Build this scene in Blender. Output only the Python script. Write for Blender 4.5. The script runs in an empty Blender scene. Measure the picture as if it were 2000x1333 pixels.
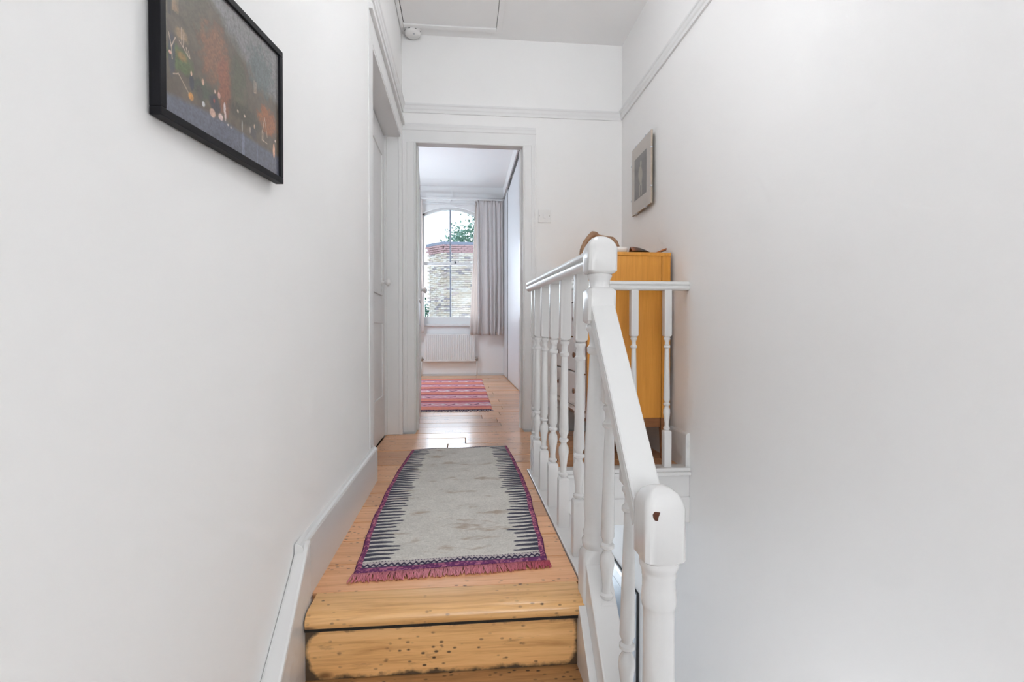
import bpy, bmesh, math, random
import numpy as np
from mathutils import Vector, Matrix

random.seed(7)
RNG = np.random.RandomState(5)
PI = math.pi
C = bpy.context.scene.collection
S = bpy.context.scene

# ------------------------------------------------------------------ camera, sky, light, exposure
# metres; x to the right, y along the landing, z = 0 at the eye of the camera, the landing floor at z = FL
FL = -0.66
cam = bpy.data.cameras.new('camera')
cam.sensor_width = 36.0
cam.lens = 18.0
cam.clip_start = 0.02
cam_o = bpy.data.objects.new('camera', cam)
C.objects.link(cam_o)
cam_o.location = (0, 0, 0)
cam_o.rotation_euler = (math.radians(90 - 0.77), 0, math.radians(-5.54))
S.camera = cam_o

S.view_settings.view_transform = 'Standard'
S.view_settings.look = 'None'
S.view_settings.gamma = 1.0
S.view_settings.exposure = 0.25
S.view_settings.use_curve_mapping = False
try:
    S.cycles.use_denoising = True
    S.cycles.max_bounces = 6
    S.cycles.diffuse_bounces = 5
    S.cycles.glossy_bounces = 2
    S.cycles.light_sampling_threshold = 0.03
    S.cycles.transparent_max_bounces = 8
    S.cycles.caustics_reflective = False
    S.cycles.caustics_refractive = False
    S.cycles.use_adaptive_sampling = True
    S.cycles.adaptive_threshold = 0.12
    S.cycles.adaptive_min_samples = 12
    S.cycles.sample_clamp_indirect = 4.0
except Exception:
    pass

wd = bpy.data.worlds.new('sky')
S.world = wd
wd.use_nodes = True
wt = wd.node_tree
wt.nodes.clear()
wo = wt.nodes.new('ShaderNodeOutputWorld')
wb = wt.nodes.new('ShaderNodeBackground')
wg = wt.nodes.new('ShaderNodeNewGeometry')
ws = wt.nodes.new('ShaderNodeSeparateXYZ')
wr = wt.nodes.new('ShaderNodeValToRGB')
wt.links.new(wg.outputs['Incoming'], ws.inputs[0])
wm = wt.nodes.new('ShaderNodeMath'); wm.operation = 'MULTIPLY'; wm.inputs[1].default_value = -1
wt.links.new(ws.outputs['Z'], wm.inputs[0])
wt.links.new(wm.outputs[0], wr.inputs[0])
wr.color_ramp.elements[0].position = 0.0
wr.color_ramp.elements[0].color = (0.90, 0.96, 1.0, 1)
wr.color_ramp.elements[1].position = 0.6
wr.color_ramp.elements[1].color = (0.72, 0.86, 1.0, 1)
wt.links.new(wr.outputs[0], wb.inputs[0])
wb.inputs[1].default_value = 1.6
wt.links.new(wb.outputs[0], wo.inputs[0])


def area(name, loc, rot, sx, sy, power, col=(1, 1, 1)):
    l = bpy.data.lights.new(name, 'AREA')
    l.shape = 'RECTANGLE'; l.size = sx; l.size_y = sy
    l.energy = power; l.color = col
    o = bpy.data.objects.new(name, l)
    o.location = loc; o.rotation_euler = rot
    C.objects.link(o)
    return o

# unseen fill lights, added to brighten the interior, and daylight at the bedroom window
def lamp(name, loc, power, radius, col):
    l = bpy.data.lights.new(name, 'POINT')
    l.energy = power; l.shadow_soft_size = radius; l.color = col
    o = bpy.data.objects.new(name, l); o.location = loc
    C.objects.link(o)
    return o

COOL = (0.945, 0.975, 1.0)
lamp('stair_fill_light', (0.05, -0.95, 0.90), 4.5, 0.16, COOL)  # unseen point light added behind the camera to brighten the stairs
lamp('well_fill_light', (0.36, 1.50, 1.20), 6.5, 0.11, COOL)  # added above the frame to lift the walls round the stairwell
lamp('landing_fill_light', (0.36, 2.25, 1.68), 4.5, 0.10, COOL)  # unseen fill, added for the back wall and landing ceiling
lamp('lower_stair_fill', (0.62, 0.95, -1.75), 15, 0.18, COOL)  # hidden fill added low in the well, lifts the lower right wall
lamp('bedroom_fill_light', (-0.9, 6.9, 1.10), 32, 0.14, (0.74, 0.87, 1.0))  # added out of sight to brighten the curtains and bedroom walls
area('stair_rear_fill', (0.30, -2.50, 0.50), (math.radians(96), 0, 0), 1.3, 1.9, 30, COOL)  # added fill panel from behind; the rear wall has no window
area('lower_hall_fill', (0.62, 5.35, -2.1), (math.radians(-90), 0, 0), 0.8, 1.3, 22, (0.80, 0.90, 1.0))  # unseen fill added at the hall's end to light the lower walls
area('bedroom_window_light', (-0.2, 8.75, 0.75), (math.radians(-84), 0, 0), 0.80, 1.5, 20, (0.78, 0.89, 1.0))
area('bedroom_side_fill', (-2.1, 5.2, 0.9), (0, math.radians(-90), 0), 1.4, 1.6, 8, (0.84, 0.92, 1.0))  # added side fill for the bedroom; that wall has no window


# ------------------------------------------------------------------ materials
def pset(b, **k):
    for n, v in k.items():
        if n in b.inputs:
            b.inputs[n].default_value = v


def newmat(name):
    m = bpy.data.materials.new(name)
    m.use_nodes = True
    nt = m.node_tree
    b = nt.nodes['Principled BSDF']
    return m, nt, b


def rgba(c):
    return (c[0], c[1], c[2], 1.0)


def ramp(nt, fac, stops):
    r = nt.nodes.new('ShaderNodeValToRGB')
    while len(r.color_ramp.elements) > 1:
        r.color_ramp.elements.remove(r.color_ramp.elements[-1])
    r.color_ramp.elements[0].position = stops[0][0]
    r.color_ramp.elements[0].color = rgba(stops[0][1])
    for p, c in stops[1:]:
        e = r.color_ramp.elements.new(p); e.color = rgba(c)
    if fac is not None:
        nt.links.new(fac, r.inputs[0])
    return r.outputs[0]


def mth(nt, op, a, b=None):
    n = nt.nodes.new('ShaderNodeMath'); n.operation = op
    for i, v in enumerate((a, b)):
        if v is None: continue
        if isinstance(v, (int, float)): n.inputs[i].default_value = v
        else: nt.links.new(v, n.inputs[i])
    return n.outputs[0]


def mixc(nt, fac, a, b, mode='MIX'):
    n = nt.nodes.new('ShaderNodeMix'); n.data_type = 'RGBA'; n.blend_type = mode
    for idx, v in ((0, fac), (6, a), (7, b)):
        if isinstance(v, (int, float)): n.inputs[idx].default_value = v
        elif isinstance(v, tuple): n.inputs[idx].default_value = rgba(v)
        else: nt.links.new(v, n.inputs[idx])
    return n.outputs[2]


def noise(nt, vec, scale, detail=3, rough=0.55, dist=0.0):
    n = nt.nodes.new('ShaderNodeTexNoise')
    n.inputs['Scale'].default_value = scale
    n.inputs['Detail'].default_value = detail
    n.inputs['Roughness'].default_value = rough
    n.inputs['Distortion'].default_value = dist
    if vec is not None: nt.links.new(vec, n.inputs['Vector'])
    return n.outputs['Fac']


def objvec(nt, scale=(1, 1, 1), rand=False):
    t = nt.nodes.new('ShaderNodeTexCoord')
    mp = nt.nodes.new('ShaderNodeMapping')
    mp.inputs['Scale'].default_value = scale
    nt.links.new(t.outputs['Object'], mp.inputs['Vector'])
    if rand:
        oi = nt.nodes.new('ShaderNodeObjectInfo')
        cx = nt.nodes.new('ShaderNodeCombineXYZ')
        for i in range(3):
            nt.links.new(mth(nt, 'MULTIPLY', oi.outputs['Random'], 37.0 + 11 * i), cx.inputs[i])
        nt.links.new(cx.outputs[0], mp.inputs['Location'])
    return mp.outputs[0]


def bump(nt, b, h, strength=0.2, dist=0.002):
    n = nt.nodes.new('ShaderNodeBump')
    n.inputs['Strength'].default_value = strength
    n.inputs['Distance'].default_value = dist
    nt.links.new(h, n.inputs['Height'])
    nt.links.new(n.outputs[0], b.inputs['Normal'])


def paint(name, col, rough=0.85, var=0.02, bs=60, bstr=0.12, spec=0.5):
    m, nt, b = newmat(name)
    v = objvec(nt)
    f = noise(nt, v, 2.3, 4)
    c2 = tuple(max(0, x - var) for x in col)
    nt.links.new(ramp(nt, f, [(0.3, c2), (0.7, col)]), b.inputs['Base Color'])
    pset(b, Roughness=rough)
    b.inputs['Specular IOR Level'].default_value = spec
    bump(nt, b, noise(nt, v, bs, 3), bstr, 0.002)
    return m


M = {}
M['wall'] = paint('wall_emulsion', (0.895, 0.89, 0.885), 0.9, 0.012, 26, 0.12, 0.25)
M['wall_right'] = paint('wall_emulsion_warm', (0.90, 0.89, 0.885), 0.9, 0.012, 26, 0.12, 0.25)
M['ceiling'] = paint('ceiling_emulsion', (0.90, 0.895, 0.895), 0.92, 0.01, 20, 0.1, 0.2)
M['gloss'] = paint('gloss_white_paint', (0.72, 0.72, 0.715), 0.28, 0.012, 30, 0.10)
M['satin'] = paint('satin_white_paint', (0.80, 0.80, 0.80), 0.45, 0.012, 30, 0.08)
M['oldgloss'] = paint('old_white_gloss_paint', (0.715, 0.71, 0.705), 0.24, 0.03, 18, 0.35)
M['sashbar'] = paint('backlit_sash_tone', (0.30, 0.34, 0.42), 0.4, 0.01, 40, 0.02)  # backlit darkness of the glazing bars put into their colour
M['enamel'] = paint('radiator_enamel', (0.80, 0.80, 0.79), 0.35, 0.0, 40, 0.02)
M['wardrobe'] = paint('wardrobe_lacquer', (0.73, 0.745, 0.77), 0.4, 0.0, 10, 0.02)
M['plastic'] = paint('white_plastic', (0.82, 0.81, 0.80), 0.4, 0.0, 10, 0.0)
M['chest_white'] = paint('chest_white_lacquer', (0.84, 0.80, 0.79), 0.4, 0.01, 10, 0.03)
M['black'] = paint('black_frame_lacquer', (0.010, 0.010, 0.012), 0.5, 0.003, 40, 0.05, 0.15)
M['dark'] = paint('dark_track_metal', (0.03, 0.03, 0.032), 0.5, 0.01, 40, 0.05)
M['darkgap'] = paint('dark_gap', (0.02, 0.017, 0.014), 0.9, 0.005, 40, 0.05)
M['subfloor'] = paint('subfloor_dark_wood', (0.07, 0.04, 0.022), 0.9, 0.02, 40, 0.2)
M['chrome'] = paint('brass_chrome_valve', (0.45, 0.42, 0.38), 0.3, 0.05, 40, 0.0)
M['chrome'].node_tree.nodes['Principled BSDF'].inputs['Metallic'].default_value = 0.8


def wood(name, stops, grain=(1.2, 22, 22), rough=0.31, knots=True, coat=0.32, randcol=True, dirt=None, gscale=3.0, specks=0.0):
    m, nt, b = newmat(name)
    v = objvec(nt, grain, rand=True)
    f = noise(nt, v, gscale, 5, 0.6, 0.6)
    f2 = noise(nt, v, gscale * 6, 2, 0.5)
    ff = mth(nt, 'ADD', mth(nt, 'MULTIPLY', f, 0.8), mth(nt, 'MULTIPLY', f2, 0.2))
    col = ramp(nt, ff, stops)
    if randcol:
        oi = nt.nodes.new('ShaderNodeObjectInfo')
        tint = ramp(nt, oi.outputs['Random'], [(0.0, (0.72, 0.68, 0.66)), (0.5, (0.92, 0.91, 0.90)), (1.0, (1.06, 1.04, 1.04))])
        col = mixc(nt, 1.0, col, tint, 'MULTIPLY')
    plain = objvec(nt, (1, 1, 1), rand=True)
    if knots:
        vo = nt.nodes.new('ShaderNodeTexVoronoi')
        mp = nt.nodes.new('ShaderNodeMapping'); mp.inputs['Scale'].default_value = (6.0, 13.0, 13.0)
        nt.links.new(plain, mp.inputs['Vector'])
        nt.links.new(mp.outputs[0], vo.inputs['Vector'])
        vo.inputs['Scale'].default_value = 1.0
        k = ramp(nt, vo.outputs['Distance'], [(0.06, (1, 1, 1)), (0.15, (0, 0, 0))])
        col = mixc(nt, mth(nt, 'MULTIPLY', k, 0.75), col, (0.09, 0.035, 0.015))
    if specks:
        vo = nt.nodes.new('ShaderNodeTexVoronoi')
        mp = nt.nodes.new('ShaderNodeMapping'); mp.inputs['Scale'].default_value = (40.0, 70.0, 70.0)
        nt.links.new(plain, mp.inputs['Vector'])
        nt.links.new(mp.outputs[0], vo.inputs['Vector'])
        vo.inputs['Scale'].default_value = 1.0
        k = ramp(nt, vo.outputs['Distance'], [(0.13, (1, 1, 1)), (0.26, (0, 0, 0))])
        pat = ramp(nt, noise(nt, plain, 9, 2), [(0.46, (0, 0, 0)), (0.60, (1, 1, 1))])
        col = mixc(nt, mth(nt, 'MULTIPLY', mth(nt, 'MULTIPLY', k, pat), specks), col, (0.04, 0.025, 0.018))
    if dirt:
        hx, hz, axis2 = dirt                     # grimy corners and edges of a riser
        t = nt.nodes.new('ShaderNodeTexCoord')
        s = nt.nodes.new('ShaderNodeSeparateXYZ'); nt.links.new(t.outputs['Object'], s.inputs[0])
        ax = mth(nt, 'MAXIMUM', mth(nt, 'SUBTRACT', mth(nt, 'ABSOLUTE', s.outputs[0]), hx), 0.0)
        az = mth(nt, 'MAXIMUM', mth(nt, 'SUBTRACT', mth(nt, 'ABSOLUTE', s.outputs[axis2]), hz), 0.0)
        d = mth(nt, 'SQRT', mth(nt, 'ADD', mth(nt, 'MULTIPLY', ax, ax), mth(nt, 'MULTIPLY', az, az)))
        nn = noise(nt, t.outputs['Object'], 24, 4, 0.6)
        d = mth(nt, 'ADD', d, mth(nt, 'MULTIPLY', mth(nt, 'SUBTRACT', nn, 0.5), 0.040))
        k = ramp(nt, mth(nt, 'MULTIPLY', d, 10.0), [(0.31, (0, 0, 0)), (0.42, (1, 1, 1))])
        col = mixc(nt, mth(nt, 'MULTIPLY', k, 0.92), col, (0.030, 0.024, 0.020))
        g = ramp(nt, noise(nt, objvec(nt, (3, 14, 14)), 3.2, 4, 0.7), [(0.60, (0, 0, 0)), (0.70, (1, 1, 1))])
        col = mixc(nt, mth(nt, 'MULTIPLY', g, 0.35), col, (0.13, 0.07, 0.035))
    nt.links.new(col, b.inputs['Base Color'])
    pset(b, Roughness=rough)
    b.inputs['Coat Weight'].default_value = coat
    b.inputs['Specular IOR Level'].default_value = 0.4
    b.inputs['Coat Roughness'].default_value = 0.13
    bump(nt, b, ff, 0.12, 0.002)
    return m


pine = [(0.28, (0.60, 0.27, 0.12)), (0.5, (0.82, 0.43, 0.21)), (0.75, (0.92, 0.54, 0.29))]
pine2 = [(0.28, (0.50, 0.25, 0.085)), (0.5, (0.74, 0.42, 0.17)), (0.75, (0.86, 0.53, 0.25))]
M['plank'] = wood('varnished_pine_board', pine, specks=0.8)
M['nosing'] = wood('worn_pine_nosing', pine2, specks=1.0, randcol=False, rough=0.28, coat=0.4)
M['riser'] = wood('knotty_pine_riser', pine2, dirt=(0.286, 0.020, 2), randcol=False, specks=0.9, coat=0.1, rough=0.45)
M['tread'] = wood('worn_pine_tread', [(0.3, (0.24, 0.12, 0.05)), (0.6, (0.45, 0.24, 0.10)), (0.8, (0.56, 0.32, 0.15))], randcol=False, specks=1.0, rough=0.4)
M['teak'] = wood('golden_teak', [(0.25, (0.56, 0.235, 0.028)), (0.5, (0.66, 0.28, 0.038)), (0.8, (0.74, 0.335, 0.055))], grain=(26, 26, 1.3), knots=False, randcol=False, rough=0.42, coat=0.05)
M['teak_dark'] = wood('brown_teak', [(0.25, (0.20, 0.075, 0.025)), (0.6, (0.27, 0.11, 0.04)), (0.8, (0.32, 0.14, 0.06))], grain=(2, 20, 20), knots=False, randcol=False, rough=0.45, coat=0.0)
M['knobwood'] = wood('dark_knob_wood', [(0.25, (0.13, 0.05, 0.025)), (0.8, (0.24, 0.11, 0.06))], knots=False, randcol=False, rough=0.4, coat=0.2)
M['ornament'] = wood('carved_brown_wood', [(0.25, (0.22, 0.115, 0.06)), (0.6, (0.36, 0.21, 0.12)), (0.8, (0.45, 0.30, 0.19))], knots=False, randcol=False, rough=0.5, coat=0.1)
M['leafwood'] = wood('reddish_leaf_wood', [(0.25, (0.30, 0.07, 0.02)), (0.6, (0.45, 0.15, 0.04)), (0.8, (0.55, 0.25, 0.08))], knots=False, randcol=False, rough=0.4, coat=0.1)


def glaze():
    m, nt, b = newmat('dark_glaze')
    t = nt.nodes.new('ShaderNodeTexCoord')
    s = nt.nodes.new('ShaderNodeSeparateXYZ'); nt.links.new(t.outputs['Generated'], s.inputs[0])
    f = mth(nt, 'ADD', s.outputs[0], mth(nt, 'MULTIPLY', noise(nt, t.outputs['Generated'], 4, 3), 0.3))
    nt.links.new(ramp(nt, f, [(0.1, (0.36, 0.12, 0.05)), (0.35, (0.10, 0.05, 0.03)), (0.6, (0.035, 0.03, 0.02)), (1.0, (0.05, 0.012, 0.012))]), b.inputs['Base Color'])
    pset(b, Roughness=0.3)
    return m


M['glaze'] = glaze()


def curtain_mat():
    m, nt, b = newmat('curtain_linen')
    v = objvec(nt, (1, 1, 1))
    f = noise(nt, v, 180, 2)
    nt.links.new(ramp(nt, f, [(0.3, (0.78, 0.745, 0.735)), (0.7, (0.86, 0.825, 0.815))]), b.inputs['Base Color'])
    pset(b, Roughness=0.95)
    tr = nt.nodes.new('ShaderNodeBsdfTranslucent')
    tr.inputs[0].default_value = (0.80, 0.74, 0.72, 1)
    mx = nt.nodes.new('ShaderNodeMixShader'); mx.inputs[0].default_value = 0.32
    out = nt.nodes['Material Output']
    nt.links.new(b.outputs[0], mx.inputs[1]); nt.links.new(tr.outputs[0], mx.inputs[2])
    nt.links.new(mx.outputs[0], out.inputs[0])
    return m


M['curtain'] = curtain_mat()
lin = M['curtain'].copy(); lin.name = 'curtain_lining'
lin.node_tree.nodes['Translucent BSDF'].inputs[0].default_value = (0.85, 0.76, 0.70, 1)
lin.node_tree.nodes['Mix Shader'].inputs[0].default_value = 0.5
M['lining'] = lin


def glass_mat():
    m, nt, b = newmat('window_glass')
    out = nt.nodes['Material Output']
    tr = nt.nodes.new('ShaderNodeBsdfTransparent'); tr.inputs[0].default_value = (0.97, 0.985, 1.0, 1)
    gl = nt.nodes.new('ShaderNodeBsdfGlossy'); gl.inputs['Roughness'].default_value = 0.02
    lw = nt.nodes.new('ShaderNodeFresnel'); lw.inputs['IOR'].default_value = 1.45
    mx = nt.nodes.new('ShaderNodeMixShader')
    ge = nt.nodes.new('ShaderNodeNewGeometry')
    nt.links.new(mth(nt, 'MULTIPLY', lw.outputs[0], mth(nt, 'SUBTRACT', 1.0, ge.outputs['Backfacing'])), mx.inputs[0])
    nt.links.new(tr.outputs[0], mx.inputs[1]); nt.links.new(gl.outputs[0], mx.inputs[2])
    nt.links.new(mx.outputs[0], out.inputs[0])
    return m


M['glass'] = glass_mat()


def vcol_mat(name, rough, bstr=0.0, bscale=400, coat=0.0):
    m, nt, b = newmat(name)
    a = nt.nodes.new('ShaderNodeAttribute'); a.attribute_name = 'print'
    nt.links.new(a.outputs['Color'], b.inputs['Base Color'])
    pset(b, Roughness=rough)
    b.inputs['Coat Weight'].default_value = coat
    b.inputs['Coat Roughness'].default_value = 0.05
    if bstr:
        bump(nt, b, noise(nt, objvec(nt), bscale, 2), bstr, 0.002)
    return m


M['rug'] = vcol_mat('woven_wool', 0.95, 0.6, 260)
M['rug'].node_tree.nodes['Principled BSDF'].inputs['Specular IOR Level'].default_value = 0.1
M['print'] = vcol_mat('printed_paper', 0.5)
M['glazed_print'] = vcol_mat('print_behind_glass', 0.5, coat=0.8)
M['fringe'] = paint('pink_wool_fringe', (0.66, 0.29, 0.33), 0.95, 0.22, 90, 0.4, 0.1)
M['mat_board'] = paint('cream_mount_board', (0.62, 0.52, 0.44), 0.6, 0.01, 30, 0.02)
M['hardboard'] = paint('taupe_hardboard', (0.42, 0.35, 0.27), 0.7, 0.03, 60, 0.1)
M['white_mat'] = paint('white_mount_board', (0.76, 0.80, 0.84), 0.5, 0.01, 30, 0.02)
M['silver'] = paint('silver_frame', (0.55, 0.56, 0.60), 0.35, 0.01, 30, 0.02)
M['chip'] = paint('bare_wood_chip', (0.13, 0.07, 0.045), 0.9, 0.06, 200, 0.4)
BR = []
for i, c in enumerate([(0.64, 0.56, 0.48), (0.70, 0.64, 0.57), (0.58, 0.52, 0.50), (0.40, 0.37, 0.40), (0.62, 0.53, 0.51), (0.74, 0.70, 0.66)]):
    BR.append(paint('stock_brick_%d' % i, c, 0.95, 0.06, 60, 0.5, 0.1))
M['redbrick'] = paint('red_brick', (0.54, 0.37, 0.39), 0.95, 0.05, 60, 0.5, 0.1)
M['mortar'] = paint('mortar', (0.72, 0.70, 0.70), 0.95, 0.06, 60, 0.5, 0.1)
M['slate'] = paint('slate_coping', (0.26, 0.29, 0.38), 0.7, 0.03, 30, 0.3)
M['leaf'] = paint('leaf_green', (0.26, 0.42, 0.34), 0.7, 0.05, 8, 0.1)
M['leaf2'] = paint('leaf_deep_green', (0.08, 0.20, 0.14), 0.7, 0.03, 8, 0.1)
M['bark'] = paint('bark', (0.12, 0.085, 0.06), 0.95, 0.05, 30, 0.6)
M['ground'] = paint('garden_ground', (0.22, 0.24, 0.15), 0.95, 0.06, 3, 0.4)


# ------------------------------------------------------------------ mesh helpers
class MB:
    def __init__(s):
        s.v = []; s.f = []; s.smooth = []

    def add(s, vs, fs, smooth=False):
        o = len(s.v)
        s.v += [tuple(p) for p in vs]
        s.f += [tuple(i + o for i in f) for f in fs]
        s.smooth += [smooth] * len(fs)

    def box(s, x0, x1, y0, y1, z0, z1):
        vs = [(x, y, z) for x in (x0, x1) for y in (y0, y1) for z in (z0, z1)]
        s.add(vs, [(0, 1, 3, 2), (4, 6, 7, 5), (0, 4, 5, 1), (2, 3, 7, 6), (0, 2, 6, 4), (1, 5, 7, 3)])

    def prism(s, pts, axis, a0, a1, smooth=False):
        # pts: outline in the two other axes (in x,y,z order); extruded along axis
        n = len(pts)

        def P(p, a):
            q = list(p); q.insert(axis, a); return tuple(q)
        vs = [P(p, a0) for p in pts] + [P(p, a1) for p in pts]
        fs = [tuple(range(n)), tuple(range(2 * n - 1, n - 1, -1))]
        s.add(vs, fs)
        o = len(s.v) - 2 * n
        for i in range(n):
            j = (i + 1) % n
            s.f.append((o + i, o + j, o + n + j, o + n + i)); s.smooth.append(smooth)

    def loft(s, rings, close=True, caps=True, smooth=True):
        n = len(rings[0])
        o = len(s.v)
        for r in rings: s.v += [tuple(p) for p in r]
        for k in range(len(rings) - 1):
            for i in range(n if close else n - 1):
                j = (i + 1) % n
                s.f.append((o + k * n + i, o + k * n + j, o + (k + 1) * n + j, o + (k + 1) * n + i)); s.smooth.append(smooth)
        if caps and close:
            s.f.append(tuple(o + i for i in range(n))[::-1]); s.smooth.append(False)
            b = o + (len(rings) - 1) * n
            s.f.append(tuple(b + i for i in range(n))); s.smooth.append(False)

    def tube(s, pts, rads, n=10, smooth=True):
        rings = []
        for i, p in enumerate(pts):
            p = Vector(p)
            a = Vector(pts[max(i - 1, 0)]); b = Vector(pts[min(i + 1, len(pts) - 1)])
            d = (b - a).normalized()
            u = d.cross(Vector((0, 0, 1)))
            if u.length < 1e-3: u = d.cross(Vector((0, 1, 0)))
            u.normalize(); w = d.cross(u)
            r = rads[i] if isinstance(rads, (list, tuple)) else rads
            rings.append([p + u * math.cos(2 * PI * k / n) * r + w * math.sin(2 * PI * k / n) * r for k in range(n)])
        s.loft(rings, smooth=smooth)

    def build(s, name, mat, parent=None, bevel=0.0, seg=2, loc=None, merge=False):
        me = bpy.data.meshes.new(name)
        vs = s.v
        if loc is not None:
            vs = [(x - loc[0], y - loc[1], z - loc[2]) for x, y, z in s.v]
        me.from_pydata(vs, [], s.f)
        me.polygons.foreach_set('use_smooth', s.smooth)
        bm = bmesh.new(); bm.from_mesh(me)
        bmesh.ops.recalc_face_normals(bm, faces=bm.faces[:])
        if bevel:
            es = [e for e in bm.edges if len(e.link_faces) == 2 and e.calc_face_angle(0) > 0.5]
            bmesh.ops.bevel(bm, geom=es, offset=bevel, segments=seg, affect='EDGES', profile=0.6, clamp_overlap=True)
        bm.to_mesh(me); bm.free()
        me.materials.append(mat)
        o = bpy.data.objects.new(name, me)
        C.objects.link(o)
        if loc is not None: o.location = loc
        if parent is not None:
            o.parent = parent
            if parent.type == 'EMPTY' or parent.location.length > 0:
                # parents carry only translations at creation; keep world placement
                pl = wloc(parent)
                o.location = Vector(o.location) - pl
        return o


def wloc(o):
    v = Vector((0, 0, 0))
    while o is not None:
        v += Vector(o.location); o = o.parent
    return v


def thing(name, label, cat, loc=(0, 0, 0), group=None, kind=None):
    o = bpy.data.objects.new(name, None)
    o.empty_display_size = 0.05
    C.objects.link(o); o.location = loc
    if label: o['label'] = label
    if cat: o['category'] = cat
    if group: o['group'] = group
    if kind: o['kind'] = kind
    return o


def tag(o, label, cat, group=None):
    o['label'] = label; o['category'] = cat
    if group: o['group'] = group
    return o


def struct(o):
    o['kind'] = 'structure'
    return o


def bx(name, x0, x1, y0, y1, z0, z1, mat, parent=None, bevel=0.0, loc=None):
    m = MB(); m.box(x0, x1, y0, y1, z0, z1)
    return m.build(name, mat, parent, bevel, loc=loc)


def sect(z, hw, sq, cx=0, cy=0, n=24):
    # a ring between a circle (sq=0) and a slightly chamfered square (sq=1)
    r = []
    for k in range(n):
        a = 2 * PI * (k + 0.5) / n
        c, s_ = math.cos(a), math.sin(a)
        m_ = max(abs(c), abs(s_))
        rs = hw / m_
        rs = min(rs, hw * 1.36)
        rr = hw * (1 - sq) + rs * sq
        r.append((cx + c * rr, cy + s_ * rr, z))
    return r


def turned(mb, prof, cx, cy, n=24):
    mb.loft([sect(z, hw, sq, cx, cy, n) for z, hw, sq in prof])


def shade_auto(o, ang=0.6):  # smooth faces, sharp edges
    me = o.data
    bm = bmesh.new(); bm.from_mesh(me)
    for e in bm.edges:
        if len(e.link_faces) == 2 and e.calc_face_angle(0) > ang:
            e.smooth = False
    for f in bm.faces: f.smooth = True
    bm.to_mesh(me); bm.free()
    return o


# ------------------------------------------------------------------ the shell
LW = -0.40      # left wall of the landing
RW = 1.11       # right wall over the stairwell
BY = 3.50       # back wall of the landing (holds the bedroom doorway)
CZ = 2.006       # ceiling
LOW = -3.30     # lower hall floor
WB = 8.20       # bedroom window wall

# left wall near the camera: bows slightly away towards the stairs
m = MB()
def wlx(yy):
    # bow of the old wall: flush up to y = 1.35, then drifting outwards
    return LW if yy > 1.35 else LW - 0.000 - 0.095 * (1.35 - yy) ** 1.35 * (1 / (1 + 0.42 * (1.35 - yy)))
wys = [2.33] + list(np.linspace(1.35, -2.6, 26))
outl = [(wlx(yy), yy) for yy in wys] + [(-0.95, -2.6), (-0.95, 2.33)]
m.prism(outl, 2, LOW, CZ, smooth=False)
wl = struct(m.build('wall_left', M['wall']))
for p in wl.data.polygons:
    if abs(p.normal.z) < 0.5 and p.center.x > -0.9: p.use_smooth = True
shade_auto(wl, 0.5)
m = MB()
m.box(-0.62, LW, 3.42, BY + 0.15, FL - 0.1, CZ)
struct(m.build('wall_left_end', M['wall']))
m = MB()
m.box(-0.62, LW, 2.33, 3.42, 1.285 , CZ)
struct(m.build('wall_left_above_door', M['wall']))
m = MB(); m.box(-0.95, -0.56, 2.33, 3.42, FL - 0.1, 1.285)
struct(m.build('wall_left_behind_door', M['wall']))
struct(bx('wall_right', RW, RW + 0.15, -2.6, BY + 0.15, LOW, CZ, M['wall_right']))
struct(bx('wall_right_lower', RW, RW + 0.15, BY + 0.15, 5.6, LOW, -0.95, M['wall_right']))
struct(bx('wall_rear', -0.95, RW + 0.15, -2.75, -2.6, LOW, CZ, M['wall']))
# back wall with the doorway: opening x -0.3126..0.4176, top 1.287
DX0, DX1, DZ = -0.313, 0.418, 1.287
m = MB()
m.box(-0.62, DX0, BY, BY + 0.15, FL - 0.1, CZ)
m.box(DX1, RW, BY, BY + 0.15, FL - 0.1, CZ)
m.box(DX0, DX1, BY, BY + 0.06, DZ, CZ)
m.box(DX0, DX1, BY + 0.06, BY + 0.15, DZ + 0.06, CZ)
struct(m.build('wall_back', M['wall']))
m = MB(); m.box(-0.95, RW + 0.15, -2.75, BY + 0.15, CZ, CZ + 0.10)
struct(m.build('ceiling', M['ceiling']))
# bedroom shell
BX0, BX1, BC = -2.30, 1.30, 2.34
struct(bx('wall_bedroom_left', BX0 - 0.15, BX0, BY + 0.15, WB + 0.25, FL - 0.1, BC, M['wall']))
struct(bx('wall_bedroom_right', BX1, BX1 + 0.15, BY + 0.15, WB + 0.25, FL - 0.1, BC, M['wall']))
m = MB()
m.box(BX0, -0.62, BY, BY + 0.15, FL - 0.1, BC)
m.box(-0.62, BX1, BY + 0.149, BY + 0.15, CZ, BC)
m.box(RW + 0.15, BX1, BY, BY + 0.15, FL - 0.1, BC)
struct(m.build('wall_bedroom_front', M['wall']))
struct(bx('ceiling_bedroom', BX0 - 0.15, BX1 + 0.15, BY + 0.15, WB + 0.25, BC, BC + 0.1, M['ceiling']))
# window wall with an arched opening
WX0, WX1, WSILL, WSPR, WAPX = -0.64, 0.275, 0.155, 1.90, 2.02
m = MB()
arc = []
N = 14
for i in range(N + 1):
    t = i / N
    arc.append((WX0 + (WX1 - WX0) * t, WSPR + (WAPX - WSPR) * (1 - (2 * t - 1) ** 2)))
m.box(BX0, WX0, WB, WB + 0.25, FL - 0.1, BC)
m.box(WX1, BX1, WB, WB + 0.25, FL - 0.1, BC)
m.box(WX0, WX1, WB, WB + 0.25, FL - 0.1, WSILL)
m.prism(arc + [(WX1, BC), (WX0, BC)], 1, WB, WB + 0.25)
struct(m.build('wall_bedroom_window', M['wall']))
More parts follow.
